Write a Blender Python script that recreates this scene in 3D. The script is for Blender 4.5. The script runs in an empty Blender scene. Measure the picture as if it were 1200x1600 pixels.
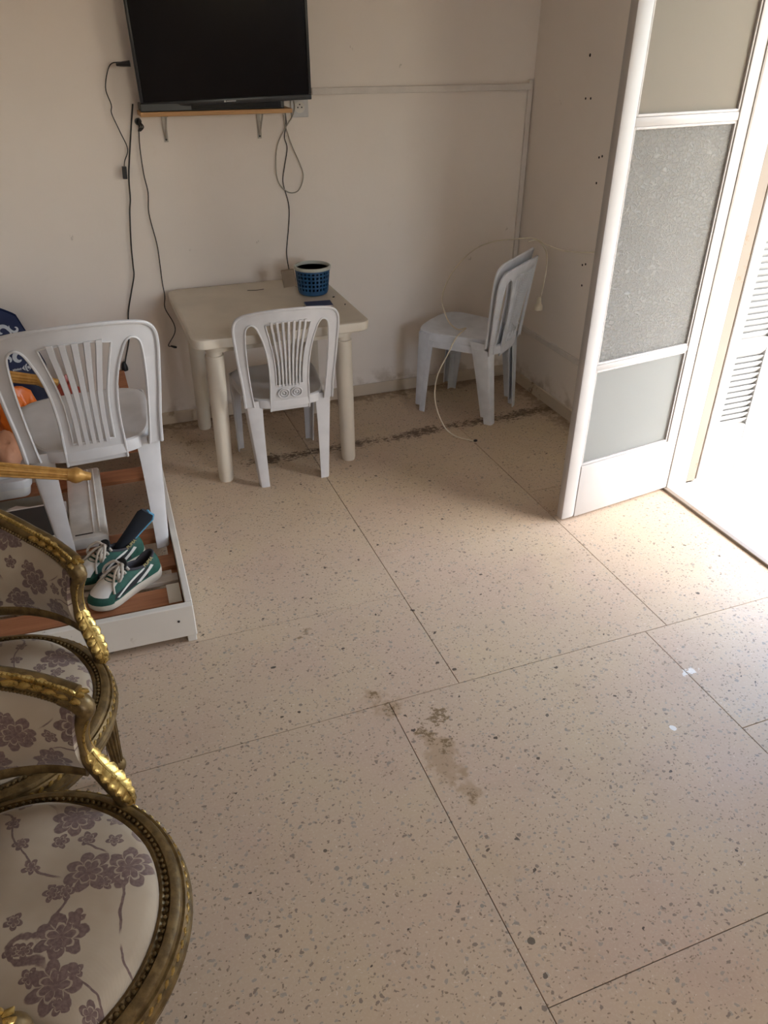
import bpy, bmesh, math, random
from mathutils import Vector, Matrix
from mathutils.geometry import delaunay_2d_cdt
random.seed(4)
S = bpy.context.scene
COL = S.collection
PI = math.pi

# ---------------------------------------------------------------- camera
cam = bpy.data.cameras.new('camera'); cam_o = bpy.data.objects.new('camera', cam); COL.objects.link(cam_o)
cam.sensor_fit = 'VERTICAL'; cam.sensor_height = 24.0; cam.lens = 24.0 * 1215 / 1600
cam.clip_start = 0.02; cam.clip_end = 200
yaw, pit, rol = math.radians(20.99), math.radians(32.03), math.radians(0.31)
cf = Vector((math.sin(yaw) * math.cos(pit), math.cos(yaw) * math.cos(pit), -math.sin(pit)))
cr = Vector((math.cos(yaw), -math.sin(yaw), 0)); cu = cr.cross(cf)
cr, cu = cr * math.cos(rol) + cu * math.sin(rol), cu * math.cos(rol) - cr * math.sin(rol)
cam_o.matrix_world = Matrix(((cr.x, cu.x, -cf.x, 0), (cr.y, cu.y, -cf.y, 0), (cr.z, cu.z, -cf.z, 1.83), (0, 0, 0, 1)))
S.camera = cam_o

# ---------------------------------------------------------------- world, sun, exposure
w = bpy.data.worlds.new('sky'); S.world = w; w.use_nodes = True
wn = w.node_tree; wn.nodes.clear()
sky = wn.nodes.new('ShaderNodeTexSky'); sky.sky_type = 'NISHITA'; sky.sun_disc = False
sky.sun_elevation = math.radians(52); sky.sun_rotation = math.radians(150); sky.air_density = 1.0; sky.dust_density = 2.5
bg = wn.nodes.new('ShaderNodeBackground'); bg.inputs[1].default_value = 0.6
wo = wn.nodes.new('ShaderNodeOutputWorld')
wb = wn.nodes.new('ShaderNodeMix'); wb.data_type = 'RGBA'; wb.blend_type = 'MULTIPLY'; wb.inputs[0].default_value = 1.0; wb.inputs[7].default_value = (.955, .94, .885, 1)   # camera white balance
wn.links.new(sky.outputs[0], wb.inputs[6]); wn.links.new(wb.outputs[2], bg.inputs[0]); wn.links.new(bg.outputs[0], wo.inputs[0])
sun = bpy.data.lights.new('sun', 'SUN'); sun.energy = 1.4; sun.angle = math.radians(0.6); sun.color = (1, .95, .87)
sun_o = bpy.data.objects.new('sun', sun); COL.objects.link(sun_o)
sun_o.rotation_euler = Vector((-0.39, 0.68, -1.0)).to_track_quat('-Z', 'Y').to_euler()
# portal over the balcony doorway: guides sky sampling, gives off no light itself
por = bpy.data.lights.new('doorway_portal', 'AREA'); por.shape = 'RECTANGLE'; por.size = 1.24; por.size_y = 2.2
por.cycles.is_portal = True
por_o = bpy.data.objects.new('doorway_portal', por); COL.objects.link(por_o)
por_o.matrix_world = Matrix(((0, 0, 1, 2.50), (1, 0, 0, 1.85), (0, 1, 0, 1.1), (0, 0, 0, 1)))
por2 = bpy.data.lights.new('fill_window_portal', 'AREA'); por2.shape = 'RECTANGLE'; por2.size = 1.0; por2.size_y = 1.3
por2.cycles.is_portal = True
por2_o = bpy.data.objects.new('fill_window_portal', por2); COL.objects.link(por2_o)
por2_o.matrix_world = Matrix(((1, 0, 0, 1.7), (0, 0, -1, -2.56), (0, 1, 0, 2.0), (0, 0, 0, 1)))
S.view_settings.view_transform = 'Standard'; S.view_settings.look = 'None'
S.view_settings.gamma = 1.0; S.view_settings.use_curve_mapping = False
S.view_settings.exposure = 2.05

# ---------------------------------------------------------------- mesh helpers
class MB:
    def __init__(s): s.v = []; s.f = []; s.uv = None
    def add(s, vs, fs):
        o = len(s.v); s.v += [tuple(p) for p in vs]; s.f += [tuple(i + o for i in f) for f in fs]; return s
    def box(s, x0, x1, y0, y1, z0, z1, b=0.0):
        if b <= 0:
            vs = [(x, y, z) for z in (z0, z1) for y in (y0, y1) for x in (x0, x1)]
            return s.add(vs, [(0, 2, 3, 1), (4, 5, 7, 6), (0, 1, 5, 4), (2, 6, 7, 3), (0, 4, 6, 2), (1, 3, 7, 5)])
        bm = bmesh.new(); bmesh.ops.create_cube(bm, size=1)
        bmesh.ops.transform(bm, matrix=Matrix.Translation(((x0 + x1) / 2, (y0 + y1) / 2, (z0 + z1) / 2)) @ Matrix.Diagonal((x1 - x0, y1 - y0, z1 - z0, 1)), verts=bm.verts)
        bmesh.ops.bevel(bm, geom=bm.edges[:], offset=b, segments=2, affect='EDGES', profile=.5)
        return s.bm(bm)
    def bm(s, bm, M=None):
        bm.verts.index_update()
        s.add([(M @ v.co) if M else v.co for v in bm.verts], [[v.index for v in f.verts] for f in bm.faces]); bm.free(); return s
    def loft(s, rings, closed=True, cap0=True, cap1=True):
        n = len(rings[0]); vs = [p for r in rings for p in r]; fs = []
        for i in range(len(rings) - 1):
            for j in range(n if closed else n - 1):
                k = (j + 1) % n
                fs.append((i * n + j, i * n + k, (i + 1) * n + k, (i + 1) * n + j))
        if closed and cap0: fs.append(tuple(range(n - 1, -1, -1)))
        if closed and cap1: fs.append(tuple((len(rings) - 1) * n + j for j in range(n)))
        return s.add(vs, fs)
    def lathe(s, prof, n=24, c=(0, 0, 0), flute=0, fd=0.0):
        rings = []
        for r, z in prof:
            ring = []
            for j in range(n):
                a = 2 * PI * j / n; rr = r * (1 - fd * (1 if (flute and (j * flute * 2 // n) % 2) else 0))
                ring.append((c[0] + rr * math.cos(a), c[1] + rr * math.sin(a), c[2] + z))
            rings.append(ring)
        return s.loft(rings)
    def tube(s, path, r, n=8, up=Vector((0, 0, 1))):
        P = [Vector(p) for p in path]; rings = []; N = None
        for i, p in enumerate(P):
            t = (P[min(i + 1, len(P) - 1)] - P[max(i - 1, 0)]).normalized()
            if N is None:
                N = t.cross(up)
                if N.length < 1e-3: N = t.cross(Vector((0, 1, 0)))
                if N.length < 1e-3: N = Vector((1, 0, 0))
            else: N = N - t * N.dot(t)
            N.normalize(); B = t.cross(N)
            rr = r[i] if isinstance(r, (list, tuple)) else r
            rings.append([p + (N * math.cos(2 * PI * j / n) + B * math.sin(2 * PI * j / n)) * rr for j in range(n)])
        return s.loft(rings)
    def sweep(s, path, sec, side=None):
        # sec: list of (a, b) or function(i) ; a along side vector, b along up vector of the frame
        P = [Vector(p) for p in path]; rings = []
        for i, p in enumerate(P):
            t = (P[min(i + 1, len(P) - 1)] - P[max(i - 1, 0)]).normalized()
            a = Vector(side(i)) if side else t.cross(Vector((0, 0, 1)))
            a = (a - t * a.dot(t)).normalized(); b = a.cross(t)
            sc = sec(i) if callable(sec) else sec
            rings.append([p + a * q[0] + b * q[1] for q in sc])
        return s.loft(rings)
    def ball(s, c, r, n=6, m=4, M=None):
        rx, ry, rz = r if isinstance(r, (tuple, list)) else (r, r, r)
        vs = [Vector((0, 0, -rz))]
        for i in range(1, m):
            t = -PI / 2 + PI * i / m
            vs += [Vector((rx * math.cos(t) * math.cos(2 * PI * j / n), ry * math.cos(t) * math.sin(2 * PI * j / n), rz * math.sin(t))) for j in range(n)]
        vs.append(Vector((0, 0, rz))); fs = []
        for j in range(n): fs.append((0, 1 + (j + 1) % n, 1 + j))
        for i in range(m - 2):
            for j in range(n):
                a = 1 + i * n; fs.append((a + j, a + (j + 1) % n, a + n + (j + 1) % n, a + n + j))
        a = 1 + (m - 2) * n; L = len(vs) - 1
        for j in range(n): fs.append((a + j, a + (j + 1) % n, L))
        if M: vs = [M @ v for v in vs]
        c = Vector(c); return s.add([v + c for v in vs], fs)
    def grid(s, fn, nu, nv):
        vs = [fn(i / nu, j / nv) for j in range(nv + 1) for i in range(nu + 1)]
        return s.add(vs, [(j * (nu + 1) + i, j * (nu + 1) + i + 1, (j + 1) * (nu + 1) + i + 1, (j + 1) * (nu + 1) + i) for j in range(nv) for i in range(nu)])

def obj(name, mb, mat, parent=None, loc=(0, 0, 0), rot=(0, 0, 0), ang=40, solid=0, off=0, uvf=None):
    me = bpy.data.meshes.new(name); me.from_pydata(mb.v, [], mb.f); me.validate(); me.update()
    if uvf or mb.uv:
        uv = me.uv_layers.new(name='UVMap')
        for l in me.loops: uv.data[l.index].uv = uvf(me.vertices[l.vertex_index].co) if uvf else mb.uv[l.vertex_index]
    bm = bmesh.new(); bm.from_mesh(me); bmesh.ops.recalc_face_normals(bm, faces=bm.faces)
    if solid: bmesh.ops.solidify(bm, geom=bm.faces[:], thickness=solid); bmesh.ops.recalc_face_normals(bm, faces=bm.faces)
    bm.to_mesh(me); bm.free()
    if ang: me.shade_smooth(); me.set_sharp_from_angle(angle=math.radians(ang))
    me.materials.append(mat)
    o = bpy.data.objects.new(name, me); COL.objects.link(o); o.location = loc; o.rotation_euler = rot
    if parent is not None: o.parent = parent
    return o
def empty(name, loc=(0, 0, 0), rz=0, rot=None):
    o = bpy.data.objects.new(name, None); COL.objects.link(o); o.empty_display_size = .05
    o.location = loc; o.rotation_euler = rot if rot else (0, 0, rz); return o
def tag(o, label, cat, group=None):
    o['label'] = label; o['category'] = cat
    if group: o['group'] = group
    return o
def struct(o): o['kind'] = 'structure'; return o
def copy_tree(o, parent=None):
    c = o.copy(); COL.objects.link(c)
    if parent: c.parent = parent
    for ch in list(o.children): copy_tree(ch, c)
    return c
def cr_spline(pts, k=6, closed=False):
    P = [Vector(p) for p in pts]; out = []; n = len(P)
    for i in range(n if closed else n - 1):
        g = (lambda q: P[q % n]) if closed else (lambda q: P[max(0, min(n - 1, q))])
        a, b, c, d = g(i - 1), g(i), g(i + 1), g(i + 2)
        for j in range(k):
            t = j / k
            out.append(0.5 * ((2 * b) + (c - a) * t + (2 * a - 5 * b + 4 * c - d) * t * t + (3 * b - a - 3 * c + d) * t ** 3))
    if not closed: out.append(P[-1])
    return out
def lerp(a, b, t): return a + (b - a) * t
def interp(t, xs, ys):
    if t <= xs[0]: return ys[0]
    for i in range(len(xs) - 1):
        if t <= xs[i + 1]: return lerp(ys[i], ys[i + 1], (t - xs[i]) / (xs[i + 1] - xs[i]))
    return ys[-1]
def flat_region(outer, holes, mapf, step=.02):
    # triangulated plane region with holes, bent by mapf(u, v)
    vs = []; es = []
    def loop(L):
        o = len(vs); vs.extend(Vector((p[0], p[1])) for p in L); es.extend((o + i, o + (i + 1) % len(L)) for i in range(len(L)))
    loop(outer); [loop(h) for h in holes]
    def inside(p, L):
        r = False; j = len(L) - 1
        for i in range(len(L)):
            a, b = L[i], L[j]
            if (a[1] > p[1]) != (b[1] > p[1]) and p[0] < (b[0] - a[0]) * (p[1] - a[1]) / (b[1] - a[1]) + a[0]: r = not r
            j = i
        return r
    ok = lambda p: inside(p, outer) and not any(inside(p, h) for h in holes)
    xs = [p[0] for p in outer]; ys = [p[1] for p in outer]
    y = min(ys) + step / 2
    while y < max(ys):
        x = min(xs) + step / 2
        while x < max(xs):
            p = (x, y)
            if ok(p) and all((v.x - x) ** 2 + (v.y - y) ** 2 > (step * .35) ** 2 for v in vs): vs.append(Vector(p))
            x += step
        y += step
    V, _, F, *_ = delaunay_2d_cdt(vs, es, [], 0, 1e-6)
    m = MB(); F = [f for f in F if ok(((V[f[0]].x + V[f[1]].x + V[f[2]].x) / 3, (V[f[0]].y + V[f[1]].y + V[f[2]].y) / 3))]
    return m.add([mapf(p.x, p.y) for p in V], F)

# ---------------------------------------------------------------- material helpers
class NT:
    def __init__(s, name, **kw):
        s.m = bpy.data.materials.new(name); s.m.use_nodes = True; s.t = s.m.node_tree
        s.b = s.t.nodes['Principled BSDF']
        for k, v in kw.items(): s.set(k.replace('_', ' '), v)
    def set(s, k, v):
        i = s.b.inputs[k]
        if isinstance(v, bpy.types.NodeSocket): s.t.links.new(v, i)
        elif isinstance(v, (tuple, list)) and len(v) == 3 and i.type == 'RGBA': i.default_value = (*v, 1)
        else: i.default_value = v
    def n(s, typ, props=None, **ins):
        nd = s.t.nodes.new('ShaderNode' + typ)
        for k, v in (props or {}).items(): setattr(nd, k, v)
        for k, v in ins.items():
            key = int(k[1:]) if k[0] == '_' and k[1:].isdigit() else k.replace('_', ' ')
            i = nd.inputs[key]
            if isinstance(v, bpy.types.NodeSocket): s.t.links.new(v, i)
            elif isinstance(v, (tuple, list)) and i.type == 'RGBA' and len(v) == 3: i.default_value = (*v, 1)
            else: i.default_value = v
        return nd
    def math(s, op, a, b=None, c=None):
        kw = {'_0': a}
        if b is not None: kw['_1'] = b
        if c is not None: kw['_2'] = c
        return s.n('Math', {'operation': op}, **kw).outputs[0]
    def vm(s, op, a, b=None, out=0):
        kw = {'_0': a}
        if b is not None: kw['_1'] = b
        return s.n('VectorMath', {'operation': op}, **kw).outputs[out]
    def mix(s, f, a, b):
        nd = s.n('Mix', {'data_type': 'RGBA'})
        for idx, v in ((0, f), (6, a), (7, b)):
            i = nd.inputs[idx]
            if isinstance(v, bpy.types.NodeSocket): s.t.links.new(v, i)
            elif isinstance(v, (tuple, list)): i.default_value = (*v[:3], 1)
            else: i.default_value = v
        return nd.outputs[2]
    def step(s, x, lo, hi, a=0.0, b=1.0):
        return s.n('MapRange', {'interpolation_type': 'SMOOTHSTEP'}, _0=x, _1=lo, _2=hi, _3=a, _4=b).outputs[0]
    def pos(s): return s.n('NewGeometry').outputs['Position']
    def objc(s): return s.n('TexCoord').outputs['Object']
    def noise(s, v, scale, detail=3, rough=.5): return s.n('TexNoise', Vector=v, Scale=scale, Detail=detail, Roughness=rough).outputs[0]
    def bump(s, h, strength=.3, dist=.01): s.set('Normal', s.n('Bump', Strength=strength, Distance=dist, Height=h).outputs[0])

def plain(name, col, rough=.5, metal=0.0, var=.06, scale=14, **kw):
    t = NT(name, Roughness=rough, Metallic=metal, **kw)
    d = tuple(c * (1 - var * 2) for c in col); l = tuple(min(1, c * (1 + var)) for c in col)
    nz = t.noise(t.objc(), scale, 4)
    t.set('Base Color', t.mix(t.step(nz, .3, .7), d, l)); return t.m

def m_wall(name, col):
    t = NT(name, Roughness=.75)
    p = t.pos(); a = t.noise(p, 1.1, 4, .6); b = t.noise(p, 9, 5, .6)
    c = t.mix(t.step(a, .35, .7), tuple(x * .955 for x in col), col)
    c = t.mix(t.step(b, .62, .8, 0, .22), c, tuple(x * f for x, f in zip(col, (.86, .82, .76))))
    # scuffs and flaking spots
    v = t.n('TexVoronoi', {'feature': 'F1'}, Vector=t.vm('MULTIPLY', p, (1, 1, .6)), Scale=5.0, Randomness=1.0)
    e = t.math('MULTIPLY', t.step(v.outputs['Distance'], .03, .06, 1, 0), t.step(t.noise(p, 60, 3), .5, .6))
    c = t.mix(t.math('MULTIPLY', e, .45), c, (.32, .26, .2))
    # brown damp grime creeping up from the skirting in ragged patches
    z = t.n('SeparateXYZ', Vector=p).outputs[2]
    g = t.math('MULTIPLY', t.step(t.math('ADD', z, t.math('MULTIPLY', t.noise(p, 5, 5, .7), -.22)), -.06, .06, 1, 0), t.step(t.noise(p, 14, 4), .42, .62))
    c = t.mix(t.math('MULTIPLY', g, .55), c, (.36, .26, .16))
    t.set('Base Color', c); t.bump(t.noise(p, 45, 4), .12, .004); return t.m

def m_terrazzo():
    t = NT('terrazzo', Roughness=.42); t.set('Specular IOR Level', .35)
    p = t.pos()
    base = t.mix(t.step(t.noise(p, 2.2, 3), .35, .68), (.545, .415, .285), (.535, .39, .285))
    base = t.mix(t.step(t.noise(t.vm('ADD', p, (7, 3, 0)), 3.1, 3), .45, .75, 0, .75), base, (.55, .425, .275))
    base = t.mix(t.step(t.noise(p, 130, 3), .45, .75, 0, .5), base, (.60, .49, .36))
    wp = t.vm('ADD', p, t.vm('MULTIPLY', t.n('TexNoise', Vector=p, Scale=60.0, Detail=2.0).outputs[1], (.020, .020, 0)))
    def chips(b, scale, lo, dens, cols):
        v = t.n('TexVoronoi', {'feature': 'F1'}, Vector=t.vm('MULTIPLY', wp, (1, 1.25, 0)), Scale=float(scale), Randomness=1.0)
        sp = t.n('SeparateColor', Color=v.outputs['Color'])
        thr = t.math('MULTIPLY_ADD', sp.outputs[1], .16, lo)
        on = t.math('MULTIPLY', t.math('LESS_THAN', v.outputs['Distance'], thr), t.math('GREATER_THAN', sp.outputs[0], 1 - dens))
        cc = t.mix(t.step(sp.outputs[2], .35, .4), cols[0], cols[1]); cc = t.mix(t.step(sp.outputs[2], .86, .89), cc, cols[2])
        return t.mix(on, b, cc)
    b = chips(base, 110, .19, .62, ((.35, .265, .18), (.62, .51, .38), (.27, .195, .13)))
    b = chips(b, 62, .19, .50, ((.375, .315, .245), (.42, .355, .28), (.27, .205, .15)))
    b = chips(b, 36, .11, .12, ((.31, .265, .21), (.36, .31, .25), (.11, .08, .055)))
    sx = t.n('SeparateXYZ', Vector=p); X, Y = sx.outputs[0], sx.outputs[1]
    nwarp = t.math('MULTIPLY', t.math('SUBTRACT', t.noise(p, 13, 3, .6), .5), 2.0); nfine = t.noise(p, 85, 5, .7); ncoarse = t.noise(p, 17, 4, .7)
    def blob(cx, cy, rx, ry, nscale, thr, amp=1.0, soft=.06):
        dx = t.math('DIVIDE', t.math('SUBTRACT', X, cx), rx); dy = t.math('DIVIDE', t.math('SUBTRACT', Y, cy), ry)
        d = t.math('SQRT', t.math('ADD', t.math('MULTIPLY', dx, dx), t.math('MULTIPLY', dy, dy)))
        if rx > .03: d = t.math('ADD', d, nwarp)
        nz = nfine if nscale > 35 else ncoarse
        v = t.math('ADD', nz, t.math('MULTIPLY', t.step(d, .0, 1.0), -.95))
        return t.math('MULTIPLY', t.step(v, thr - soft, thr + soft), amp)
    brown = (.19, .12, .055); tan = (.36, .24, .13)
    for a in ((.725, 1.38, .10, .22, 16, .10, .55, .22), (.745, 1.27, .08, .13, 20, .16, .5, .2), (.62, 1.66, .13, .13, 16, .18, .5, .2)): b = t.mix(blob(*a), b, tan)
    for a in ((.755, 1.53, .17, .24, 85, .45, .9), (.62, 1.662, .15, .14, 85, .45, .85), (.50, 2.08, .10, .09, 95, .47, .7), (.74, 1.25, .11, .11, 90, .49, .7),
              (1.16, 3.66, .10, .26, 60, .52, .9), (.36, 3.72, .2, .16, 45, .50, .7), (2.31, 3.42, .10, .10, 30, .33, .9)): b = t.mix(blob(*a), b, brown)
    for a in ((.915, 1.718, .02, .016, 20, .1, .95, .03), (.349, 1.94, .022, .011, 20, .1, .9, .03), (.695, .826, .02, .02, 20, .1, .8, .03), (.31, 1.224, .012, .012, 20, .1, .8, .03)): b = t.mix(blob(*a), b, (.06, .045, .03))
    for a in ((1.436, 1.247, .025, .028, 30, .12, .9, .03), (1.64, 1.43, .16, .05, 50, .43, .8, .03)): b = t.mix(blob(*a), b, (.85, .84, .8))
    # crumbling dark joint along the back strip
    yj = t.math('ABSOLUTE', t.math('SUBTRACT', Y, t.math('MULTIPLY_ADD', X, .03, 3.365)))
    band = t.math('MULTIPLY', t.step(yj, .0, .12, 1, 0), t.step(X, .2, .7))
    nz = t.math('MULTIPLY_ADD', t.noise(t.vm('MULTIPLY', p, (1, 2.0, 1)), 34, 6, .8), .75, t.math('MULTIPLY', t.noise(p, 5, 2), .25))
    b = t.mix(t.math('MULTIPLY', t.step(t.math('MULTIPLY_ADD', band, .21, nz), .665, .72, 0, .92), t.step(band, .05, .3)), b, (.085, .045, .022))
    # grime along the foot of the back wall
    yw = t.step(Y, 3.72, 3.98); xw = t.math('MULTIPLY', t.step(X, 2.1, 2.33), t.step(Y, 2.6, 2.9))
    gr = t.math('MULTIPLY_ADD', t.math('MAXIMUM', yw, xw), .28, t.noise(p, 22, 6, .7))
    b = t.mix(t.math('MULTIPLY', t.step(gr, .62, .8, 0, .7), t.math('MAXIMUM', yw, xw)), b, (.19, .12, .065))
    # general foot dirt
    b = t.mix(t.step(t.noise(p, 4.5, 6, .7), .5, .78, 0, .35), b, (.36, .26, .17))
    t.set('Base Color', b); t.set('Roughness', t.step(t.noise(p, 6, 4), .3, .7, .36, .52))
    t.bump(t.noise(p, 220, 2), .05, .002); return t.m

def m_brocade():
    t = NT('brocade', Roughness=.7); t.set('Sheen Weight', .25)
    uv = t.n('UVMap').outputs[0]
    uvn = t.vm('ADD', uv, t.vm('MULTIPLY', t.n('TexNoise', Vector=uv, Scale=35.0, Detail=3.0).outputs[1], (.014, .014, 0)))
    def flower(scale, r0, lob, amp, dens, off):
        q = t.vm('MULTIPLY', t.vm('ADD', uvn, (off, off * .7, 0)), (scale, scale, 0))
        v = t.n('TexVoronoi', {'feature': 'F1', 'voronoi_dimensions': '2D'}, Vector=q, Scale=1.0, Randomness=.75)
        d = t.vm('SUBTRACT', q, v.outputs['Position']); s = t.n('SeparateXYZ', Vector=d); sc = t.n('SeparateColor', Color=v.outputs['Color'])
        th = t.math('ADD', t.math('ARCTAN2', s.outputs[1], s.outputs[0]), t.math('MULTIPLY', sc.outputs[0], 6.28))
        rad = t.vm('LENGTH', d, out=1)
        edge = t.math('MULTIPLY', t.math('ADD', 1.0, t.math('MULTIPLY', t.math('ABSOLUTE', t.math('SINE', t.math('MULTIPLY', th, lob / 2))), amp)), r0)
        k = t.math('DIVIDE', rad, edge)
        body = t.step(k, .94, 1.0, 1, 0)
        vein = t.math('MAXIMUM', t.step(t.math('ABSOLUTE', t.math('SUBTRACT', k, .56)), .03, .06, 1, 0), t.step(t.math('ABSOLUTE', t.math('SINE', t.math('MULTIPLY', th, lob / 2))), .10, .16, .8, 0))
        vein = t.math('MULTIPLY', vein, t.step(k, .15, .25))
        on = t.math('GREATER_THAN', sc.outputs[1], 1 - dens)
        return t.math('MULTIPLY', t.math('MULTIPLY', body, on), t.math('SUBTRACT', 1.0, t.math('MULTIPLY', vein, .75)))
    f = t.math('MAXIMUM', flower(8.5, .25, 7, .5, .62, .3), flower(20, .19, 5, .8, .46, 1.7))
    sx = t.n('SeparateXYZ', Vector=uvn)
    ph = t.math('ADD', t.math('MULTIPLY', t.math('ADD', sx.outputs[0], t.math('MULTIPLY', sx.outputs[1], .6)), 24.0), t.math('MULTIPLY', t.noise(uv, 5.5, 1, .3), 9.0))
    stem = t.step(t.math('ABSOLUTE', t.math('SINE', ph)), .06, .11, 1, 0)
    stem = t.math('MULTIPLY', stem, t.step(t.noise(uv, 9, 1), .40, .46))
    f = t.math('MAXIMUM', f, stem)
    base = t.mix(t.step(t.noise(uv, 7, 3), .35, .7), (.37, .28, .185), (.45, .355, .245))
    pat = t.mix(t.step(t.noise(uv, 160, 2), .35, .7), (.13, .072, .055), (.19, .115, .088))
    t.set('Base Color', t.mix(f, base, pat))
    wv = t.n('TexWave', {'wave_type': 'BANDS'}, Vector=uv, Scale=300.0).outputs[1]
    t.bump(t.math('ADD', t.math('MULTIPLY', wv, .3), f), .25, .002); return t.m

def m_gold(name, c0, c1, rough, metal):
    t = NT(name, Metallic=metal, Roughness=rough); p = t.objc()
    t.set('Base Color', t.mix(t.step(t.noise(p, 40, 5, .65), .35, .65), c0, c1))
    t.set('Roughness', t.step(t.noise(p, 80, 3), .3, .7, rough - .08, rough + .14)); t.bump(t.noise(p, 120, 3), .2, .003); return t.m

def m_wood(name, c0, c1, axis=(1, 14, 14), rough=.6):
    t = NT(name, Roughness=rough); p = t.vm('MULTIPLY', t.objc(), axis)
    a = t.noise(p, 4, 6, .6); t.set('Base Color', t.mix(t.step(a, .3, .7), c0, c1)); t.bump(a, .15, .004); return t.m

def m_worn_paint(name, col, chip, amt=.62, scale=18):
    t = NT(name, Roughness=.5); p = t.objc()
    a = t.noise(p, scale, 6, .7); b = t.noise(t.vm('ADD', p, (4, 4, 4)), 2.3, 3)
    f = t.math('MULTIPLY', t.step(a, amt, amt + .06), t.step(b, .5, .6))
    c = t.mix(t.step(t.noise(p, 5, 4), .3, .7), tuple(x * .93 for x in col), col)
    t.set('Base Color', t.mix(f, c, chip)); t.bump(t.noise(p, 50, 3), .08, .003); return t.m

def m_glass(name, col, pat, tr=.8):
    t = NT(name, Base_Color=col, Roughness=.35); t.set('Specular IOR Level', .4)
    p = t.objc()
    if pat:
        v = t.n('TexVoronoi', {'feature': 'DISTANCE_TO_EDGE'}, Vector=t.vm('ADD', t.vm('MULTIPLY', p, (1, 0, 1.5)), t.vm('MULTIPLY', t.n('TexNoise', Vector=p, Scale=30.0).outputs[1], (.03, 0, .03))), Scale=52.0).outputs[0]
        ed = t.step(v, .0, .13, 1, 0); t.set('Base Color', t.mix(t.math('MULTIPLY', ed, .6), col, tuple(min(1, c * 1.3) for c in col))); t.bump(ed, .8, .006)
    else:
        t.bump(t.noise(p, 160, 2), .12, .003)
    # light passes through the frosted pane diffusely
    tl = t.n('BsdfTranslucent', Color=t.mix(t.math('MULTIPLY', ed, .85), (.62, .61, .585), (1, 1, .97)) if pat else (.82, .81, .78)); mx = t.n('MixShader', _0=tr)
    t.t.links.new(t.b.outputs[0], mx.inputs[1]); t.t.links.new(tl.outputs[0], mx.inputs[2])
    t.t.links.new(mx.outputs[0], t.t.nodes['Material Output'].inputs[0]); return t.m

M = dict(
    wall=m_wall('wall_paint', (.87, .785, .71)), wallr=m_wall('wall_paint_side', (.86, .775, .70)), ceil=plain('ceiling_paint', (.84, .81, .77), .8, var=.02),
    terrazzo=m_terrazzo(), joint=plain('joint', (.10, .075, .055), .9), trunk=plain('trunking_paint', (.70, .635, .575), .6, var=.03), skirting=m_worn_paint('skirting', (.62, .51, .39), (.27, .18, .10), .55, 14),
    plastic=plain('white_plastic', (.575, .55, .54), .38, var=.03), plastic_b=plain('bluish_white_plastic', (.72, .745, .81), .38, var=.04), cream=plain('cream_plastic', (.66, .585, .48), .42, var=.04, scale=5),
    paint=m_worn_paint('door_paint', (.44, .40, .37), (.30, .20, .12), .66), edge=m_worn_paint('worn_edge_paint', (.24, .19, .145), (.22, .14, .08), .56, 22), shutter=m_worn_paint('shutter_paint', (.42, .41, .395), (.5, .4, .3), .7),
    seam=plain('seam', (.3, .26, .22), .8), glass=m_glass('frosted_glass', (.60, .62, .60), False), glassp=m_glass('patterned_glass', (.66, .645, .61), True), glasst=m_glass('upper_glass', (.52, .465, .385), False),
    black=plain('black_plastic', (.012, .012, .014), .35), screen=NT('screen', Base_Color=(.004, .004, .006), Roughness=.14, Specular_IOR_Level=.25).m, dark=plain('dark_rubber', (.03, .026, .024), .6), silver=plain('silver_print', (.45, .45, .45), .4),
    pine=m_wood('pine_shelf', (.44, .23, .09), (.56, .32, .14)), redwood=m_wood('reddish_slat', (.30, .11, .045), (.42, .17, .07)), greywood=m_wood('pale_worn_wood', (.45, .37, .30), (.52, .45, .38)),
    frame=m_worn_paint('frame_paint', (.74, .68, .59), (.30, .21, .13), .60, 26), steel=plain('painted_steel', (.42, .38, .33), .45, .2),
    blue=plain('blue_plastic', (.012, .085, .21), .4), rimw=plain('greyish_rim', (.55, .56, .50), .45), card=plain('cardboard', (.28, .21, .15), .8), bluep=plain('booklet_blue', (.04, .055, .13), .5),
    green=plain('green_suede', (.006, .062, .038), .7, var=.12, scale=60), white=plain('white_leather', (.62, .58, .52), .5), sole=plain('sole_rubber', (.55, .47, .36), .6), lace=plain('lace', (.52, .45, .37), .8), lining=plain('lining', (.05, .045, .05), .9), black_suede=plain('black_suede', (.012, .012, .012), .8), gold_print=plain('gold_print', (.42, .34, .12), .4),
    sock=plain('black_knit', (.012, .014, .02), .95), sky=plain('light_blue_knit', (.12, .34, .5), .9), navy=plain('navy_bag', (.008, .018, .075), .55), print=plain('white_print', (.60, .64, .70), .6),
    orange=plain('orange_film', (.75, .17, .02), .35), red=plain('red_film', (.35, .05, .03), .35), peach=plain('peach_mesh', (.62, .30, .18), .6), white2=plain('white_enamel', (.68, .63, .57), .35), grey=plain('grey_green_card', (.20, .18, .145), .8), paper=plain('paper', (.68, .58, .52), .8),
    brocade=m_brocade(), gilt=m_gold('antique_gilt', (.10, .06, .02), (.205, .128, .045), .42, .55), leaf=m_gold('bright_gilt', (.36, .235, .065), (.58, .40, .13), .3, .85), giltwood=m_gold('orange_gilt', (.42, .21, .05), (.55, .30, .08), .4, .45), 
    cable_w=plain('ivory_cable', (.70, .62, .48), .5), cable_g=plain('grey_cable', (.40, .36, .30), .5), balcony=plain('balcony_tile', (.70, .66, .60), .6), hole=plain('hole', (.015, .012, .01), .9),
)

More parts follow.
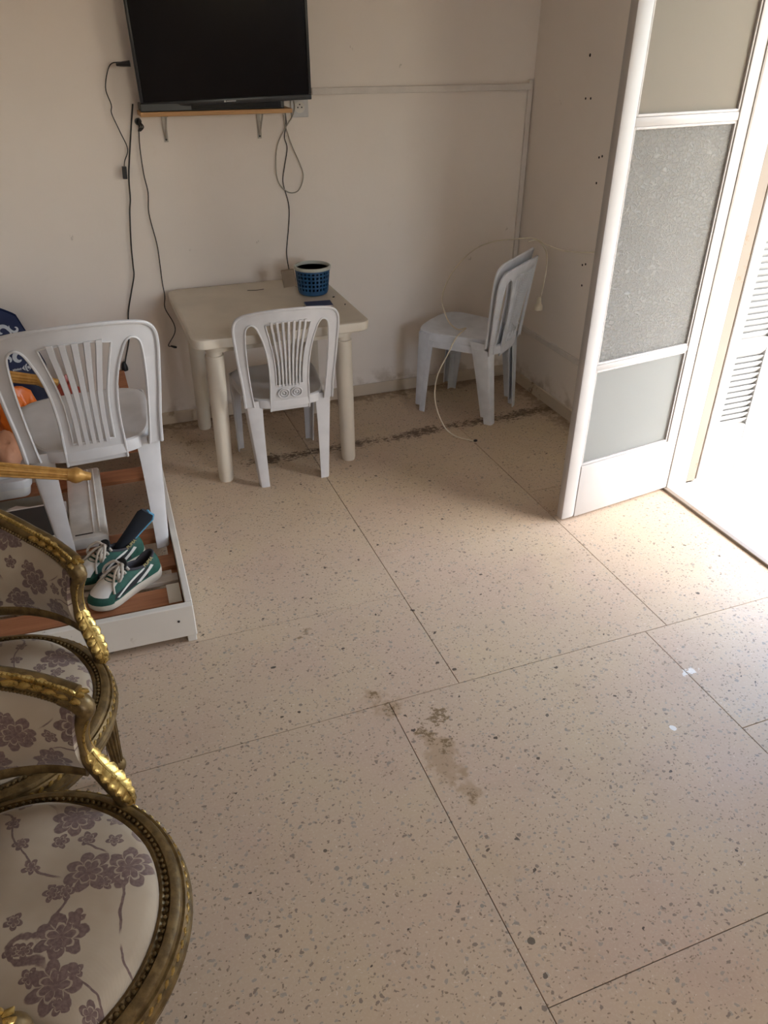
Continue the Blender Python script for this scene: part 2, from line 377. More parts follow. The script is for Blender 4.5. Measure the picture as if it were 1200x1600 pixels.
# ---------------------------------------------------------------- room shell
XW, YW, XL, YB, ZC = 2.335, 3.978, -1.9, -2.4, 2.9
fl = struct(obj('floor', MB().box(XL, XW + .03, YB, YW + .02, -.12, -.006), M['joint'], ang=0))
G = .001
def slabs(x0, x1, cuts):
    for a, b in zip(cuts[:-1], cuts[1:]):
        obj('floor_slab', MB().box(x0 + G, x1 - G, a + G, b - G, -.03, 0, .0012), M['terrazzo'], fl, ang=0)
J = 1.655
slabs(XL, -1.31, [YB, -1.6, -.62, .36, J]); slabs(-1.31, -.33, [YB, -1.2, -.22, .74, J]); slabs(-.33, .655, [YB, -1.75, -.78, .20, J])
slabs(.655, 1.636, [YB, -1.26, -.29, .683, J]); slabs(1.636, XW + .02, [YB, -1.74, -.77, .2, 1.173, J])
slabs(XL, -1.1, [J, 2.6, 3.385, YW]); slabs(-1.1, -.20, [J, 2.5, 3.13, YW]); slabs(-.20, .902, [J, 2.157, 3.39, YW])
slabs(.902, 1.73, [J, 2.413, 3.40, YW]); slabs(1.73, XW + .02, [J, 2.66, 3.42, YW])

DY0, DY1, DZ = 1.20, 2.50, 2.22       # doorway in the right wall
struct(obj('wall_back', MB().box(XL - .15, XW + .15, YW, YW + .15, -.12, ZC), M['wall'], ang=0))
wr = struct(obj('wall_right', MB().box(XW, XW + .16, DY1, YW, -.12, ZC).box(XW, XW + .16, YB, DY0, -.12, ZC).box(XW, XW + .16, DY0, DY1, DZ, ZC), M['wallr'], ang=0))
struct(obj('wall_left', MB().box(XL - .15, XL, YB - .15, YW, -.12, ZC), M['wall'], ang=0))
struct(obj('wall_rear', MB().box(XL, 1.2, YB - .15, YB, -.12, ZC).box(2.2, XW + .16, YB - .15, YB, -.12, ZC).box(1.2, 2.2, YB - .15, YB, -.12, 1.35).box(1.2, 2.2, YB - .15, YB, 2.65, ZC), M['wall'], ang=0))
struct(obj('ceiling', MB().box(XL - .15, XW + .16, YB - .15, YW + .15, ZC, ZC + .2), M['ceil'], ang=0))
struct(obj('baseboard_back', MB().box(XL, XW, YW - .010, YW, 0, .068, .003), M['skirting'], ang=0))
struct(obj('baseboard_right', MB().box(XW - .010, XW, DY1 + .06, YW - .011, 0, .068, .003), M['skirting'], ang=0))
struct(obj('baseboard_left', MB().box(XL, XL + .01, YB, YW - .011, 0, .068, .003), M['skirting'], ang=0))
for z, x, y in ((1.72, 2, 3.5), (1.546, 2, 3.492), (1.549, 2, 3.451), (1.315, 2, 3.322), (1.323, 2, 3.299), (1.205, 2, 3.315), (.82, 2, 3.337), (.83, 2, 3.311), (.723, 2, 3.318)):
    r = .008 if z > 1.7 else .006
    obj('drill_hole', MB().lathe([(r * .3, 0), (r, 0), (r * .9, .0012), (r * .3, .0012)], 8), M['hole'], wr, (XW + .0004, y, z), (0, -PI / 2, 0), ang=0)
# surface trunking on the walls
struct(obj('trim_1', MB().box(1.15, XW - .012, YW - .016, YW, 1.553, 1.583, .003), M['trunk'], ang=0))
struct(obj('trim_2', MB().box(XW - .034, XW - .008, YW - .014, YW, .07, 1.60, .003), M['trunk'], ang=0))
struct(obj('trim_3', MB().box(XW - .014, XW, DY1 + .06, YW - .015, .325, .355, .003), M['trunk'], ang=0))
# door frame: jambs, head, threshold
struct(obj('trim_4', MB().box(2.345, 2.475, DY1 - .03, DY1 + .07, 0, DZ + .05, .004).box(2.345, 2.475, DY0 - .07, DY0 + .03, 0, DZ + .05, .004).box(2.345, 2.475, DY0 + .03, DY1 - .03, DZ - .03, DZ + .05, .004), M['paint'], ang=0))
struct(obj('trim_5', MB().box(2.335, 2.36, DY0 + .03, DY1 - .03, -.03, .012, .003), M['edge'], ang=0))
struct(obj('trim_6', MB().box(2.36, 2.52, DY0 + .03, DY1 - .03, -.05, .006, .002), M['balcony'], ang=0))
struct(obj('trim_7', MB().box(2.476, 2.527, DY1 - .026, DY1 + .06, 0.006, DZ + .05, .003).box(2.476, 2.527, DY0 - .06, DY0 + .026, 0.006, DZ + .05, .003), M['edge'], ang=0))
wf = MB()
for a in ((1.2, 1.25, 1.35, 2.65), (2.15, 2.2, 1.35, 2.65), (1.25, 2.15, 1.35, 1.40), (1.25, 2.15, 2.60, 2.65), (1.68, 1.72, 1.40, 2.60)): wf.box(a[0], a[1], YB - .10, YB - .05, a[2], a[3], .004)
struct(obj('added_fill_window_1', wf, M['paint'], ang=0))  # unseen rear window, added to give the room soft fill light
bal = struct(obj('balcony_floor', MB().box(2.52, 6.2, -3.0, 6.5, -.25, -.004), M['joint'], ang=0))
struct(obj('added_shade_soffit', MB().box(2.49, 3.95, -3.0, 6.5, 2.72, 2.9), M['ceil'], ang=0))  # unseen overhang, added to hold back high sky light at the doorway
for i in range(5):
    for j in range(8):
        obj('balcony_slab', MB().box(2.523 + i * .45, 2.97 + i * .45, .6 + j * .45, 1.046 + j * .45, -.02, 0, .0015), M['balcony'], bal, ang=0)

# ---------------------------------------------------------------- glazed door leaf, standing open into the room
da = math.atan2(2.476 - 2.398, 2.35 - 1.76)
door = struct(empty('door_1', (2.352, 2.478, 0), da + PI))    # local +x runs from hinge to free edge
LW, TH = .625, .040
def dbox(name, x0, x1, z0, z1, y0=-TH / 2, y1=TH / 2, m='paint', b=.004):
    return obj(name, MB().box(x0, x1, y0, y1, z0, z1, b), M[m], door, ang=30)
dbox('hinge_stile', 0, .062, .012, 2.19); dbox('free_stile', LW - .072, LW, .012, 2.19, b=.012)
dbox('bottom_rail', .060, LW - .07, .012, .262); dbox('glazing_bar', .060, LW - .07, .684, .708, -.016, .016); dbox('glazing_bar', .060, LW - .07, 1.546, 1.576, -.016, .016); dbox('top_rail', .06, LW - .07, 2.09, 2.19)
for z0, z1, m in ((.262, .684, 'glass'), (.708, 1.546, 'glassp'), (1.576, 2.09, 'glasst')):
    pane = dbox('glass_pane', .058, LW - .068, z0 - .002, z1 + .002, -.003, .003, m, 0)
    for side in (-1, 1):
        bd = MB()
        for a in ((.0615, .070, z0, z1), (LW - .079, LW - .0715, z0, z1), (.07, LW - .079, z0, z0 + .009), (.07, LW - .079, z1 - .009, z1)):
            y = sorted((side * .004, side * .014)); bd.box(a[0], a[1], y[0], y[1], a[2], a[3], .002)
        obj('glazing_bead', bd, M['paint'], door, ang=0)
obj('cover_strip', MB().box(-.006, .006, .017, .024, .012, 2.19, .002), M['seam'], door, ang=0)
for z in (.25, 1.1, 1.95):
    obj('hinge', MB().lathe([(.004, -.05), (.008, -.045), (.008, .045), (.004, .05)], 10), M['steel'], door, (-.006, .0, z))

# louvred shutter leaf folded back outside
sh = struct(empty('door_2', (2.529, 2.472, 0), math.radians(1)))
SW = .33
def sbox(name, *a, m='shutter', b=.004): return obj(name, MB().box(*a, b), M[m], sh, ang=30)
sbox('stile', .006, .064, 0, .034, .012, 2.2); sbox('stile', .226, SW, 0, .034, .012, 2.2); sbox('edge_strip', 0, .006, .001, .033, .012, 2.2, m='edge')
for z0, z1 in ((.012, .262), (.622, .682), (1.30, 1.38), (2.08, 2.2)): sbox('rail', .063, .227, .002, .032, z0, z1)
lm = None
for z0, z1 in ((.262, .622), (.682, 1.30), (1.38, 2.08)):
    k = int((z1 - z0) / .0262); d = (z1 - z0) / k
    for i in range(k):
        if lm is None:
            lm = obj('slat', MB().box(.060, .230, -.019, .019, -.003, .003, .001), M['shutter'], sh, (0, .017, z0 + d * .5), (math.radians(-57), 0, 0), ang=0)
        else:
            c = lm.copy(); COL.objects.link(c); c.location = (0, .017, z0 + d * (i + .5))
sbox('back_panel', .03, .29, .036, .04, .012, 2.2)

# ---------------------------------------------------------------- moulded plastic chairs
def make_chair(style, mat):
    # local: x lateral, +y the way it faces, z up; origin on the floor under the seat
    root = empty('plastic_chair')
    wd = 1.0
    def bmap(u, v, d=0.0):
        t = (v - .37) / .5
        y = -.205 - .055 * t - .02 * t * t + .8 * u * u * (.5 + .5 * t) - d
        return Vector((u, y, .37 + (v - .37) * .925))
    half = [(.088, .368), (.087, .44), (.085, .54), (.091, .64), (.105, .72), (.122, .775)]
    top = [(.135, .805), (.152, .818), (.170, .808), (.179, .780)]
    inn = [(.181, .70), (.177, .60), (.170, .50), (.163, .425), (.160, .40)]
    out = [(.198, .40), (.203, .50), (.213, .60), (.221, .70), (.226, .775), (.222, .822), (.203, .852), (.165, .868), (.10, .879), (.035, .884)]
    spl = lambda L: [(p.x, p.y) for p in cr_spline([Vector((a, b, 0)) for a, b in L], 4)]
    inner = spl(half + top + inn); outer = spl(out)
    right = inner + outer
    poly = right + [(-a, b) for a, b in reversed(right)]
    hb = .455 if style == 1 else .505
    hole_r = spl([(.060, hb), (.060, .56), (.065, .64), (.078, .72), (.094, .80), (.097, .815)])
    top_arc = [(u, .815 + .012 * (1 - (u / .097) ** 2)) for u in (.06, .02, -.02, -.06)]
    hole = hole_r + top_arc + [(-a, b) for a, b in reversed(hole_r)]
    br = obj('backrest', flat_region(poly, [hole], bmap, .022), mat, root, ang=35, solid=.006)
    lip = MB(); lip.tube([bmap(a, b) for a, b in outer + [(-p, q) for p, q in reversed(outer)]], .0065, 8)
    for sg in (1, -1): lip.tube([bmap(sg * a, b) for a, b in inner], .0042, 6)
    lip.tube([bmap(a, b) for a, b in hole] + [bmap(*hole[0])], .0035, 6)
    obj('rolled_edge', lip, mat, br)
    n = 5 if style == 1 else 7
    for i in range(n):
        k = (i + 1) / (n + 1) * 2 - 1; sl = MB()
        path = [(k * interp(v, [hb, .56, .64, .72, .80, .83], [.060, .060, .065, .078, .094, .098]), v) for v in [hb - .006 + (.835 - hb) * j / 12 for j in range(13)]]
        wid = .0072 if style == 1 else .0045
        rings = []
        for u, v in path:
            ww = wid * (1 + .35 * (v - hb) / .33)
            rings.append([bmap(u - ww, v, -.004), bmap(u + ww, v, -.004), bmap(u + ww * .8, v, .007), bmap(u - ww * .8, v, .007)])
        sl.loft(rings); obj('slat', sl, mat, br, ang=30)
    if style != 1:       # two moulded rosettes under the slats
        for sx in (-1, 1):
            r = MB()
            for rr, tr in ((.024, .0035), (.013, .003)):
                r.tube([bmap(sx * .029 + rr * math.cos(a), .462 + rr * math.sin(a), .004) for a in [2 * PI * i / 20 for i in range(21)]], tr, 6)
            r.ball(bmap(sx * .029, .462, .004), (.006, .004, .006), 8, 6)
            obj('rosette', r, mat, br)
    # seat shell
    seat = MB(); n = 48; oc = []
    for i in range(n):
        a = 2 * PI * i / n; c, s_ = math.cos(a), math.sin(a); e = .42
        x = math.copysign(abs(c) ** e, c); y = math.copysign(abs(s_) ** e, s_)
        yy = y * .205 + .005; oc.append((x * (.192 + .024 * y), yy + .022 * (1 - x * x) * (1 if y > 0 else -.6)))
    rings = []
    for sc in (.03, .25, .5, .72, .88, .96):
        rings.append([(x * sc, y * sc, .428 - .014 * (1 - sc * sc) + .006 * max(0, -y)) for x, y in oc])
    rings.append([(x * .99, y * .99, .424) for x, y in oc]); rings.append([(x, y, .414) for x, y in oc]); rings.append([(x * 1.0, y * 1.0, .386) for x, y in oc]); rings.append([(x * .985, y * .985, .386) for x, y in oc]); rings.append([(x * .97, y * .97, .405) for x, y in oc]); rings.append([(x * .4, y * .4, .402) for x, y in oc])
    seat.loft(rings); obj('seat', seat, mat, root, ang=35)
    # legs: tapering angle-section blades
    for sx in (-1, 1):
        for fr in (0, 1):
            m = MB(); rings = []
            for k in range(11):
                t = k / 10; z = .418 * (1 - t)
                if fr:
                    cx = lerp(.205, .196, t); cy = lerp(.198, .212, t) ; wa = lerp(.070, .038, t ** .7); wb = lerp(.055, .034, t ** .7); fy = -1
                else:
                    cx = lerp(.196, .166, t); cy = lerp(-.185, -.222, t) - .03 * math.sin(t * PI) * 0; wa = lerp(.085, .044, t ** .7); wb = lerp(.078, .042, t ** .7); fy = 1
                # corner at (cx, cy); one flange runs along y (length wa), one along x (length wb)
                th = .0055; rc = .014
                P = [(0, wa), (0, rc), (rc * .3, rc * .3), (rc, 0), (wb, 0), (wb, th), (rc + .002, th), (th + .004, th + .004), (th, rc + .002), (th, wa)]
                rings.append([(sx * (cx - p[0]), cy + fy * p[1], z) for p in P])
            m.loft(rings); obj('leg', m, mat, root, ang=30)
    return root

chB = make_chair(1, M['plastic']); chB.location = (-.088, 2.865, .118); chB.rotation_euler = (0, 0, math.radians(3)); chB.scale = (1.15, 1.18, 1.085)
tag(chB, 'large white plastic chair standing on the slatted wooden frame beside the gilded armchairs', 'chair', 'white plastic chairs')
chA = make_chair(2, M['plastic']); chA.location = (.757, 3.345, 0); chA.rotation_euler = (0, 0, math.radians(-1))
tag(chA, 'white plastic chair with moulded rosettes pushed up to the square table', 'chair', 'white plastic chairs')
chC = make_chair(2, M['plastic_b']); chC.location = (1.895, 3.625, 0); chC.rotation_euler = (0, 0, math.radians(38))
tag(chC, 'lower of two bluish white plastic chairs stacked in the corner', 'chair', 'white plastic chairs')
chD = copy_tree(chC); chD.location = (1.895 - .016, 3.625 + .021, .036); chD.rotation_euler = (0, 0, math.radians(38.8))
tag(chD, 'upper of two bluish white plastic chairs stacked in the corner', 'chair', 'white plastic chairs')

# ---------------------------------------------------------------- square cream table
tb = tag(empty('plastic_table', (.757, 3.562, 0)), 'square cream plastic table against the back wall under the television', 'table')
def rrect(hx, hy, r, k=6):
    out = []
    for cx, cy, a0 in ((hx - r, hy - r, 0), (-hx + r, hy - r, 90), (-hx + r, -hy + r, 180), (hx - r, -hy + r, 270)):
        out += [(cx + r * math.cos(math.radians(a0 + 90 * i / k)), cy + r * math.sin(math.radians(a0 + 90 * i / k))) for i in range(k + 1)]
    return out
def slab(pr, zs):
    m = MB(); m.loft([[(x * s, y * s, z) for x, y in pr] for s, z in zs]); return m
pr = rrect(.394, .394, .05)
obj('tabletop', slab(pr, [(.93, .676), (.985, .676), (.995, .680), (1, .708), (.994, .717), (.975, .7205), (.955, .7195), (.5, .7195), (.02, .7195)]), M['cream'], tb, ang=30)
obj('apron', slab(rrect(.335, .335, .05), [(1, .64), (1, .68)]), M['cream'], tb, ang=30)
for sx in (-1, 1):
    for sy in (-1, 1):
        m = MB(); rings = []
        for t, r in ((0, .030), (.02, .034), (.5, .038), (.93, .041), (.935, .036), (1, .036)):
            cx, cy = sx * lerp(.305, .292, t), sy * lerp(.298, .285, t)
            rings.append([(cx + r * math.cos(2 * PI * j / 20), cy + r * math.sin(2 * PI * j / 20), .66 * t) for j in range(20)])
        m.loft(rings); obj('leg', m, M['cream'], tb, ang=40)
# dark burn streak left on the table top
obj('scratch', MB().tube(cr_spline([(-.02 + .0, .255, .7198), (.005, .246, .7198), (.03, .243, .7198), (.06, .247, .7198)], 4), .0022, 5), M['dark'], tb)

# basket: open lattice of rings and uprights with a pale rim
bk = tag(empty('basket', (1.03, 3.665, .7202)), 'small blue lattice plastic basket with a pale rim on the table', 'basket')
def brad(z): return .066 + .012 * z / .105
m = MB().lathe([(.01, .002), (.062, .002), (.066, .006), (.066, .018), (.063, .018), (.060, .006), (.01, .006)], 32); obj('base', m, M['blue'], bk)
m = MB()
for z in (.018, .034, .050, .066, .082, .098):
    h = .0032 if z < .09 else .006
    r = brad(z); m.lathe([(r - .0015, z - h), (r + .0012, z - h), (r + .0012, z + h), (r - .0015, z + h), (r - .0015, z - h)], 40)
obj('hoops', m, M['blue'], bk)
m = MB()
for i in range(26):
    a = 2 * PI * i / 26; d = .0040
    rings = []
    for z in (.012, .055, .10):
        r = brad(z); rings.append([((r + o) * math.cos(a + s * d / r), (r + o) * math.sin(a + s * d / r), z) for s, o in ((-1, -.001), (1, -.001), (1, .001), (-1, .001))])
    m.loft(rings)
obj('uprights', m, M['blue'], bk)
m = MB().lathe([(.074, .1), (.0815, .1), (.083, .104), (.083, .109), (.080, .112), (.075, .112), (.073, .108), (.074, .1)], 40); obj('rim', m, M['rimw'], bk); bk.scale = (1.07, 1.07, 1.2)
pk = tag(obj('cardboard_packet', MB().box(-.030, .030, -.011, .011, 0, .078, .001), M['card'], None, (.905, 3.62, .775), (math.radians(-4), math.radians(-8), math.radians(-20)), ang=0), 'small brown cardboard packet hooked on the left of the blue basket', 'packet')
bl = tag(empty('booklet', (1.0, 3.475, .7200), math.radians(-6)), 'dark blue booklet lying on the table behind the chair', 'booklet')
obj('cover', MB().box(-.062, .062, -.04, .04, 0, .0065, .001), M['bluep'], bl, ang=0); obj('pages', MB().box(-.0595, .0605, -.0405, .0385, .001, .0055), M['paper'], bl, ang=0)
for x, y, a, lb in ((.925, 3.462, .4, 'dark crumb on the table left of the booklet'), (1.115, 3.43, 1.2, 'dark crumb near the front right corner of the table'), (1.10, 3.56, .2, 'dark crumb on the table right of the basket')):
    tag(obj('crumb', MB().ball((0, 0, .003), (.007, .0035, .003), 6, 4), M['dark'], None, (x, y, .7197), (0, 0, a)), lb, 'crumb', 'crumbs on the table')

# ---------------------------------------------------------------- television, shelf, socket and cables on the back wall
tv = tag(empty('television', (.735, 3.862, 1.535), 0, (math.radians(4.5), math.radians(-1.6), math.radians(-2))), 'black flat television mounted on the back wall above the wooden shelf', 'television')
TW, TH2 = .752, .452
obj('housing', MB().box(-TW / 2 + .02, TW / 2 - .02, .0, .045, .03, TH2 - .03, .012), M['black'], tv, ang=30)
m = MB(); b = .013
for a in ((-TW / 2, TW / 2, 0, .022), (-TW / 2, TW / 2, TH2 - b, TH2), (-TW / 2, -TW / 2 + b, .022, TH2 - b), (TW / 2 - b, TW / 2, .022, TH2 - b)): m.box(a[0], a[1], -.014, .012, a[2], a[3], .003)
obj('bezel', m, M['black'], tv, ang=30)
obj('screen', MB().box(-TW / 2 + b - .001, TW / 2 - b + .001, -.009, .004, .021, TH2 - b + .001), M['screen'], tv, ang=0)
m = MB().box(-.020, -.012, -.0155, -.0135, .008, .015)
for i in range(7): m.box(-.009 + i * .006, -.0045 + i * .006, -.0155, -.0135, .009, .0135)
obj('maker_mark', m, M['silver'], tv, ang=0)
sf = tag(empty('wall_shelf', (.685, 3.978, 1.492)), 'narrow pine shelf on two steel brackets below the television', 'shelf')
obj('board', MB().box(-.335, .335, -.135, 0, 0, .018, .002), M['pine'], sf, ang=0)
for x in (-.225, .205):
    m = MB().box(-.009, .009, -.004, 0, -.115, -.001, .001).box(-.009, .009, -.11, -.001, -.004, 0, .001)
    m.tube([(0, -.095, -.004), (0, -.05, -.05), (0, -.003, -.10)], .004, 6); obj('bracket', m, M['steel'], sf, (x, 0, 0), ang=0)
    obj('screw', MB().lathe([(.001, 0), (.005, 0), (.005, .002), (.002, .003)], 8), M['dark'], sf, (x, -.004, -.104), (PI / 2, 0, 0))
dk = tag(empty('set_top_box', (.67, 3.905, 1.5105)), 'flat black set top box on the shelf under the television', 'set top box')
obj('case', MB().box(-.315, .315, -.05, .05, 0, .032, .003), M['black'], dk, ang=0); obj('front_panel', MB().box(-.10, .30, -.052, -.0495, .004, .028, .001), M['screen'], dk, ang=0)
sk = tag(empty('wall_socket', (1.088, 3.978, 1.503)), 'white wall socket just below the lower right corner of the television', 'socket')
obj('plate', MB().box(-.042, .042, -.010, 0, -.042, .042, .003), M['plastic'], sk, ang=0)
obj('recess', MB().lathe([(.003, 0), (.024, 0), (.024, .002), (.020, .0015), (.003, .0015)], 24), M['white2'], sk, (0, -.010, 0), (PI / 2, 0, 0))
for x, z in ((-.0095, 0), (.0095, 0), (0, .012)): obj('pin_hole', MB().lathe([(.001, 0), (.0032, 0), (.0032, .001), (.001, .001)], 8), M['hole'], sk, (x, -.0117, z), (PI / 2, 0, 0))
jb = tag(empty('junction_box', (.348, 3.978, 1.452)), 'broken round junction box with loose black wires at the left shelf end', 'junction box')
obj('rim', MB().lathe([(.010, 0), (.015, 0), (.015, .006), (.010, .006), (.010, 0)], 18), M['black'], jb, (0, 0, .012), (PI / 2, 0, 0)); obj('hollow', MB().lathe([(.001, .001), (.0105, .001), (.0105, .002), (.001, .002)], 14), M['hole'], jb, (0, 0, .012), (PI / 2, 0, 0))
m = MB()
for k in range(3): m.tube(cr_spline([(-.005 + .006 * k, -.004, .01), (.004 + .007 * k, -.022, -.008), (-.006 + .004 * k, -.02, -.024), (.004 * k, -.012, -.014)], 5), .003, 6)
obj('loose_wire', m, M['dark'], jb)
def cable(name, pts, r, mat, label, y=3.962, plug=None, k=6):
    P = [Vector(p) if len(p) == 3 else Vector((p[0], y, p[1])) for p in pts]
    root = tag(empty(name, P[-1]), label, 'cable')
    obj('lead', MB().tube([p - P[-1] for p in cr_spline(P, k)], r, 8), mat, root)
    return root
c1 = cable('power_cable', [(.335, 1.535), (.328, 1.505), (.306, 1.41), (.272, 1.25), (.262, 1.15), (.25, 1.09), (.233, .95), (.226, .85), (.222, .80), (.196, .72), (.166, .62), (.15, .50), (.118, .40), (.104, .352)], .0034, M['dark'], 'thick black power cable hanging from the television behind the large white chair')
obj('plug', MB().lathe([(.004, .03), (.011, .02), (.016, 0), (.016, -.016), (.008, -.02)], 12), M['black'], c1)
c2 = cable('antenna_cable', [(.352, 1.48), (.346, 1.44), (.338, 1.36), (.338, 1.25), (.345, 1.17), (.335, 1.08), (.350, .95), (.352, .88), (.350, .76), (.352, .69), (.345, .63), (.376, .55), (.375, .50), (.335, .44), (.352, .432)], .0024, M['dark'], 'thin dark cable dangling to the left of the table with a small plug end')
obj('plug', MB().tube([(-.006, 0, .002), (.012, 0, -.006), (.022, 0, -.009)], [.004, .0065, .005], 8), M['black'], c2)
c3 = cable('adapter_cable', [(.34, 3.88, 1.690), (.30, 3.92, 1.694), (.262, 3.95, 1.68), (.232, 3.95, 1.60), (.244, 3.95, 1.535), (.240, 3.95, 1.50), (.262, 3.948, 1.43), (.283, 3.945, 1.36), (.262, 3.945, 1.31), (.256, 3.945, 1.285)], .0024, M['dark'], 'thin black adapter cable plugged into the left side of the television')
obj('plug', MB().tube([(.03, -.06, .402), (.055, -.07, .404), (.085, -.075, .406)], [.006, .010, .012], 8), M['black'], c3)
obj('connector_box', MB().box(-.010, .010, -.008, .008, -.052, 0, .002), M['black'], c3, (0, 0, .004), (0, math.radians(4), 0), ang=0)
c4 = cable('coaxial_cable', [(1.06, 1.53), (1.062, 1.50), (1.045, 1.46), (1.005, 1.41), (.967, 1.34), (.955, 1.25), (.965, 1.18), (1.01, 1.135), (1.06, 1.14), (1.088, 1.20), (1.075, 1.26), (1.04, 1.34), (1.015, 1.42), (1.008, 1.475)], .0028, M['cable_g'], 'pale grey cable hanging in a loop under the right end of the shelf')
c5 = cable('thin_cable', [(1.012, 3.95, 1.488), (1.02, 1.44), (1.008, 1.38), (1.018, 1.33), (1.0, 1.25), (.988, 1.18), (1.008, 1.09), (1.01, 1.03), (1.0, .95), (.985, .85), (.980, 3.93, .78), (.975, 3.86, .745), (.972, 3.77, .728)], .0022, M['dark'], 'thin black cable running from the shelf down to the basket', 3.973)
# ivory extension lead draped over the stacked chairs
c6 = cable('extension_lead', [(2.325, 3.24, .905), (2.31, 3.33, .885), (2.27, 3.43, .875), (2.22, 3.50, .89), (2.17, 3.555, .915), (2.08, 3.56, .918), (1.98, 3.62, .90), (1.90, 3.70, .84), (1.82, 3.76, .72), (1.76, 3.74, .60), (1.77, 3.68, .50), (1.80, 3.62, .462), (1.84, 3.60, .47), (1.80, 3.55, .475), (1.74, 3.51, .455), (1.68, 3.47, .39), (1.62, 3.46, .28), (1.60, 3.43, .16), (1.62, 3.36, .05), (1.66, 3.30, .006), (1.715, 3.225, .005), (1.735, 3.205, .005)], .0033, M['cable_w'], 'ivory cable trailing from the side wall over the stacked chairs to the floor')
obj('plug_tip', MB().ball((0, 0, .004), (.012, .009, .006), 8, 5), M['dark'], c6)
c7 = cable('white_plug_lead', [(2.135, 3.545, .905), (2.20, 3.555, .90), (2.255, 3.555, .84), (2.27, 3.56, .76), (2.268, 3.565, .68), (2.262, 3.57, .61), (2.255, 3.572, .555)], .0033, M['cable_w'], 'short ivory lead with a plug hanging beside the stacked chairs')
obj('plug', MB().lathe([(.005, .045), (.010, .04), (.014, .012), (.022, 0), (.023, -.022), (.006, -.026)], 14), M['cable_w'], c7)

# ---------------------------------------------------------------- low slatted frame on the floor
pf = tag(empty('bed_frame', (.137, 2.165, 0), math.radians(-1.6)), 'low white painted wooden frame with reddish slats lying on the floor', 'bed frame')
obj('front_board', MB().box(-1.25, 0, 0, .026, .028, .158, .003), M['frame'], pf, ang=0)
obj('side_board', MB().box(-.024, 0, .0265, 1.50, .028, .158, .003), M['frame'], pf, ang=0)
obj('rear_board', MB().box(-1.25, 0, 1.5005, 1.525, .028, .158, .003), M['frame'], pf, ang=0)
obj('inner_rail', MB().box(-.046, -.0245, .03, 1.49, .07, .098, .002), M['redwood'], pf, ang=0)
for x, y in ((-.034, .004), (-.034, 1.47), (-1.2, .004)): obj('foot', MB().box(x, x + .03, y, y + .03, 0, .03, .002), M['frame'], pf, ang=0)
for y0, y1, m in ((.03, .062, 'greywood'), (.085, .185, 'redwood'), (.222, .268, 'greywood'), (.315, .395, 'redwood'), (.515, .60, 'redwood'), (1.04, 1.145, 'redwood'), (1.33, 1.42, 'redwood'),):
    obj('slat', MB().box(-1.24, -.028, y0, y1, .0985, .1165, .002), M[m], pf, ang=0)
obj('paint_patch', MB().box(-.075, -.030, .088, .20, .117, .1178, .0003), M['frame'], pf, ang=0)
obj('nail', MB().lathe([(.001, 0), (.005, 0), (.004, .002), (.001, .002)], 8), M['dark'], pf, (-.055, 0, .10), (PI / 2, 0, 0))

# appliance, board, tray and bits on the frame
ap = tag(empty('glass_hob', (-.52, 2.85, .1172)), 'white appliance with a black glass window lying on the slats under the chair', 'appliance')
obj('body', MB().box(-.28, .278, -.185, .185, 0, .045, .008), M['white2'], ap, ang=30); obj('black_window', MB().box(-.25, .235, -.075, .165, .043, .0475, .002), M['dark'], ap, ang=0); obj('slot', MB().box(-.1, .2, -.13, -.124, .044, .0462), M['dark'], ap, ang=0)
bd = tag(empty('moulded_strip', (-.168, 2.99, .1172)), 'narrow white moulded plastic strip lying on the slats under the large chair', 'plastic strip')
obj('body', MB().box(-.068, .068, -.29, .29, 0, .05, .01), M['white2'], bd, ang=30)
for x in (.018, .040): obj('rib', MB().tube([(x, -.26, .050), (x, .27, .050)], .004, 8), M['white2'], bd)
obj('slot', MB().box(-.05, .015, -.262, -.254, .048, .0508), M['dark'], bd, ang=0)
tag(obj('card_sheet', MB().box(-.16, .16, -.07, .07, 0, .003), M['grey'], None, (-.50, 3.12, .1172), ang=0), 'grey green cardboard sheet on the slats behind the black window', 'cardboard')
tag(obj('paper_scrap', slab([(-.05, .0), (-.02, .026), (.05, .004), (.032, -.018), (-.01, -.012)], [(1, 0), (1, .0015)]), M['paper'], None, (-.43, 3.10, .1206), (0, 0, -.2), ang=0), 'pale pinkish torn paper scrap on the grey cardboard', 'paper')
ty = tag(empty('storage_tub', (-.54, 3.305, .1172)), 'white lidded plastic tub with a rounded handle at the left edge', 'tub')
obj('body', slab(rrect(.16, .105, .03), [(.93, 0), (.95, .004), (1, .045)]), M['white2'], ty, ang=30); obj('lid', slab(rrect(.166, .11, .035), [(1, .046), (1, .075), (.97, .082), (.1, .084)]), M['plastic'], ty, ang=30)
obj('handle', MB().tube(cr_spline([(-.05, -.07, .086), (.04, -.07, .095), (.1, -.06, .095), (.125, -.035, .086)], 6), .014, 10), M['plastic'], ty)

def crumple(name, c, r, mat, label, cat, seed, sc=.35, grp=None):
    bm = bmesh.new(); bmesh.ops.create_icosphere(bm, subdivisions=4, radius=1)
    from mathutils import noise as mn
    for v in bm.verts:
        d = v.co.normalized(); k = 1 + sc * (mn.noise(d * 1.7 + Vector((seed, 0, 0)))) + sc * .7 * (1 - abs(mn.noise(d * 3.1 + Vector((0, seed, 0)))) * 2) * .5
        v.co = Vector((d.x * r[0] * k, d.y * r[1] * k, max(d.z * r[2] * k, -r[2])))
    return tag(obj(name, MB().bm(bm), mat, None, (c[0], c[1], c[2] + r[2]), ang=35), label, cat, grp)
crumple('plastic_bag', (-.40, 3.55, .1172), (.11, .075, .165), M['orange'], 'bright orange crumpled plastic bag behind the large white chair', 'bag', 3.1)
crumple('plastic_bag', (-.62, 3.30, .205), (.08, .07, .10), M['red'], 'dark red crumpled plastic bag at the left edge behind the chair', 'bag', 7.7)
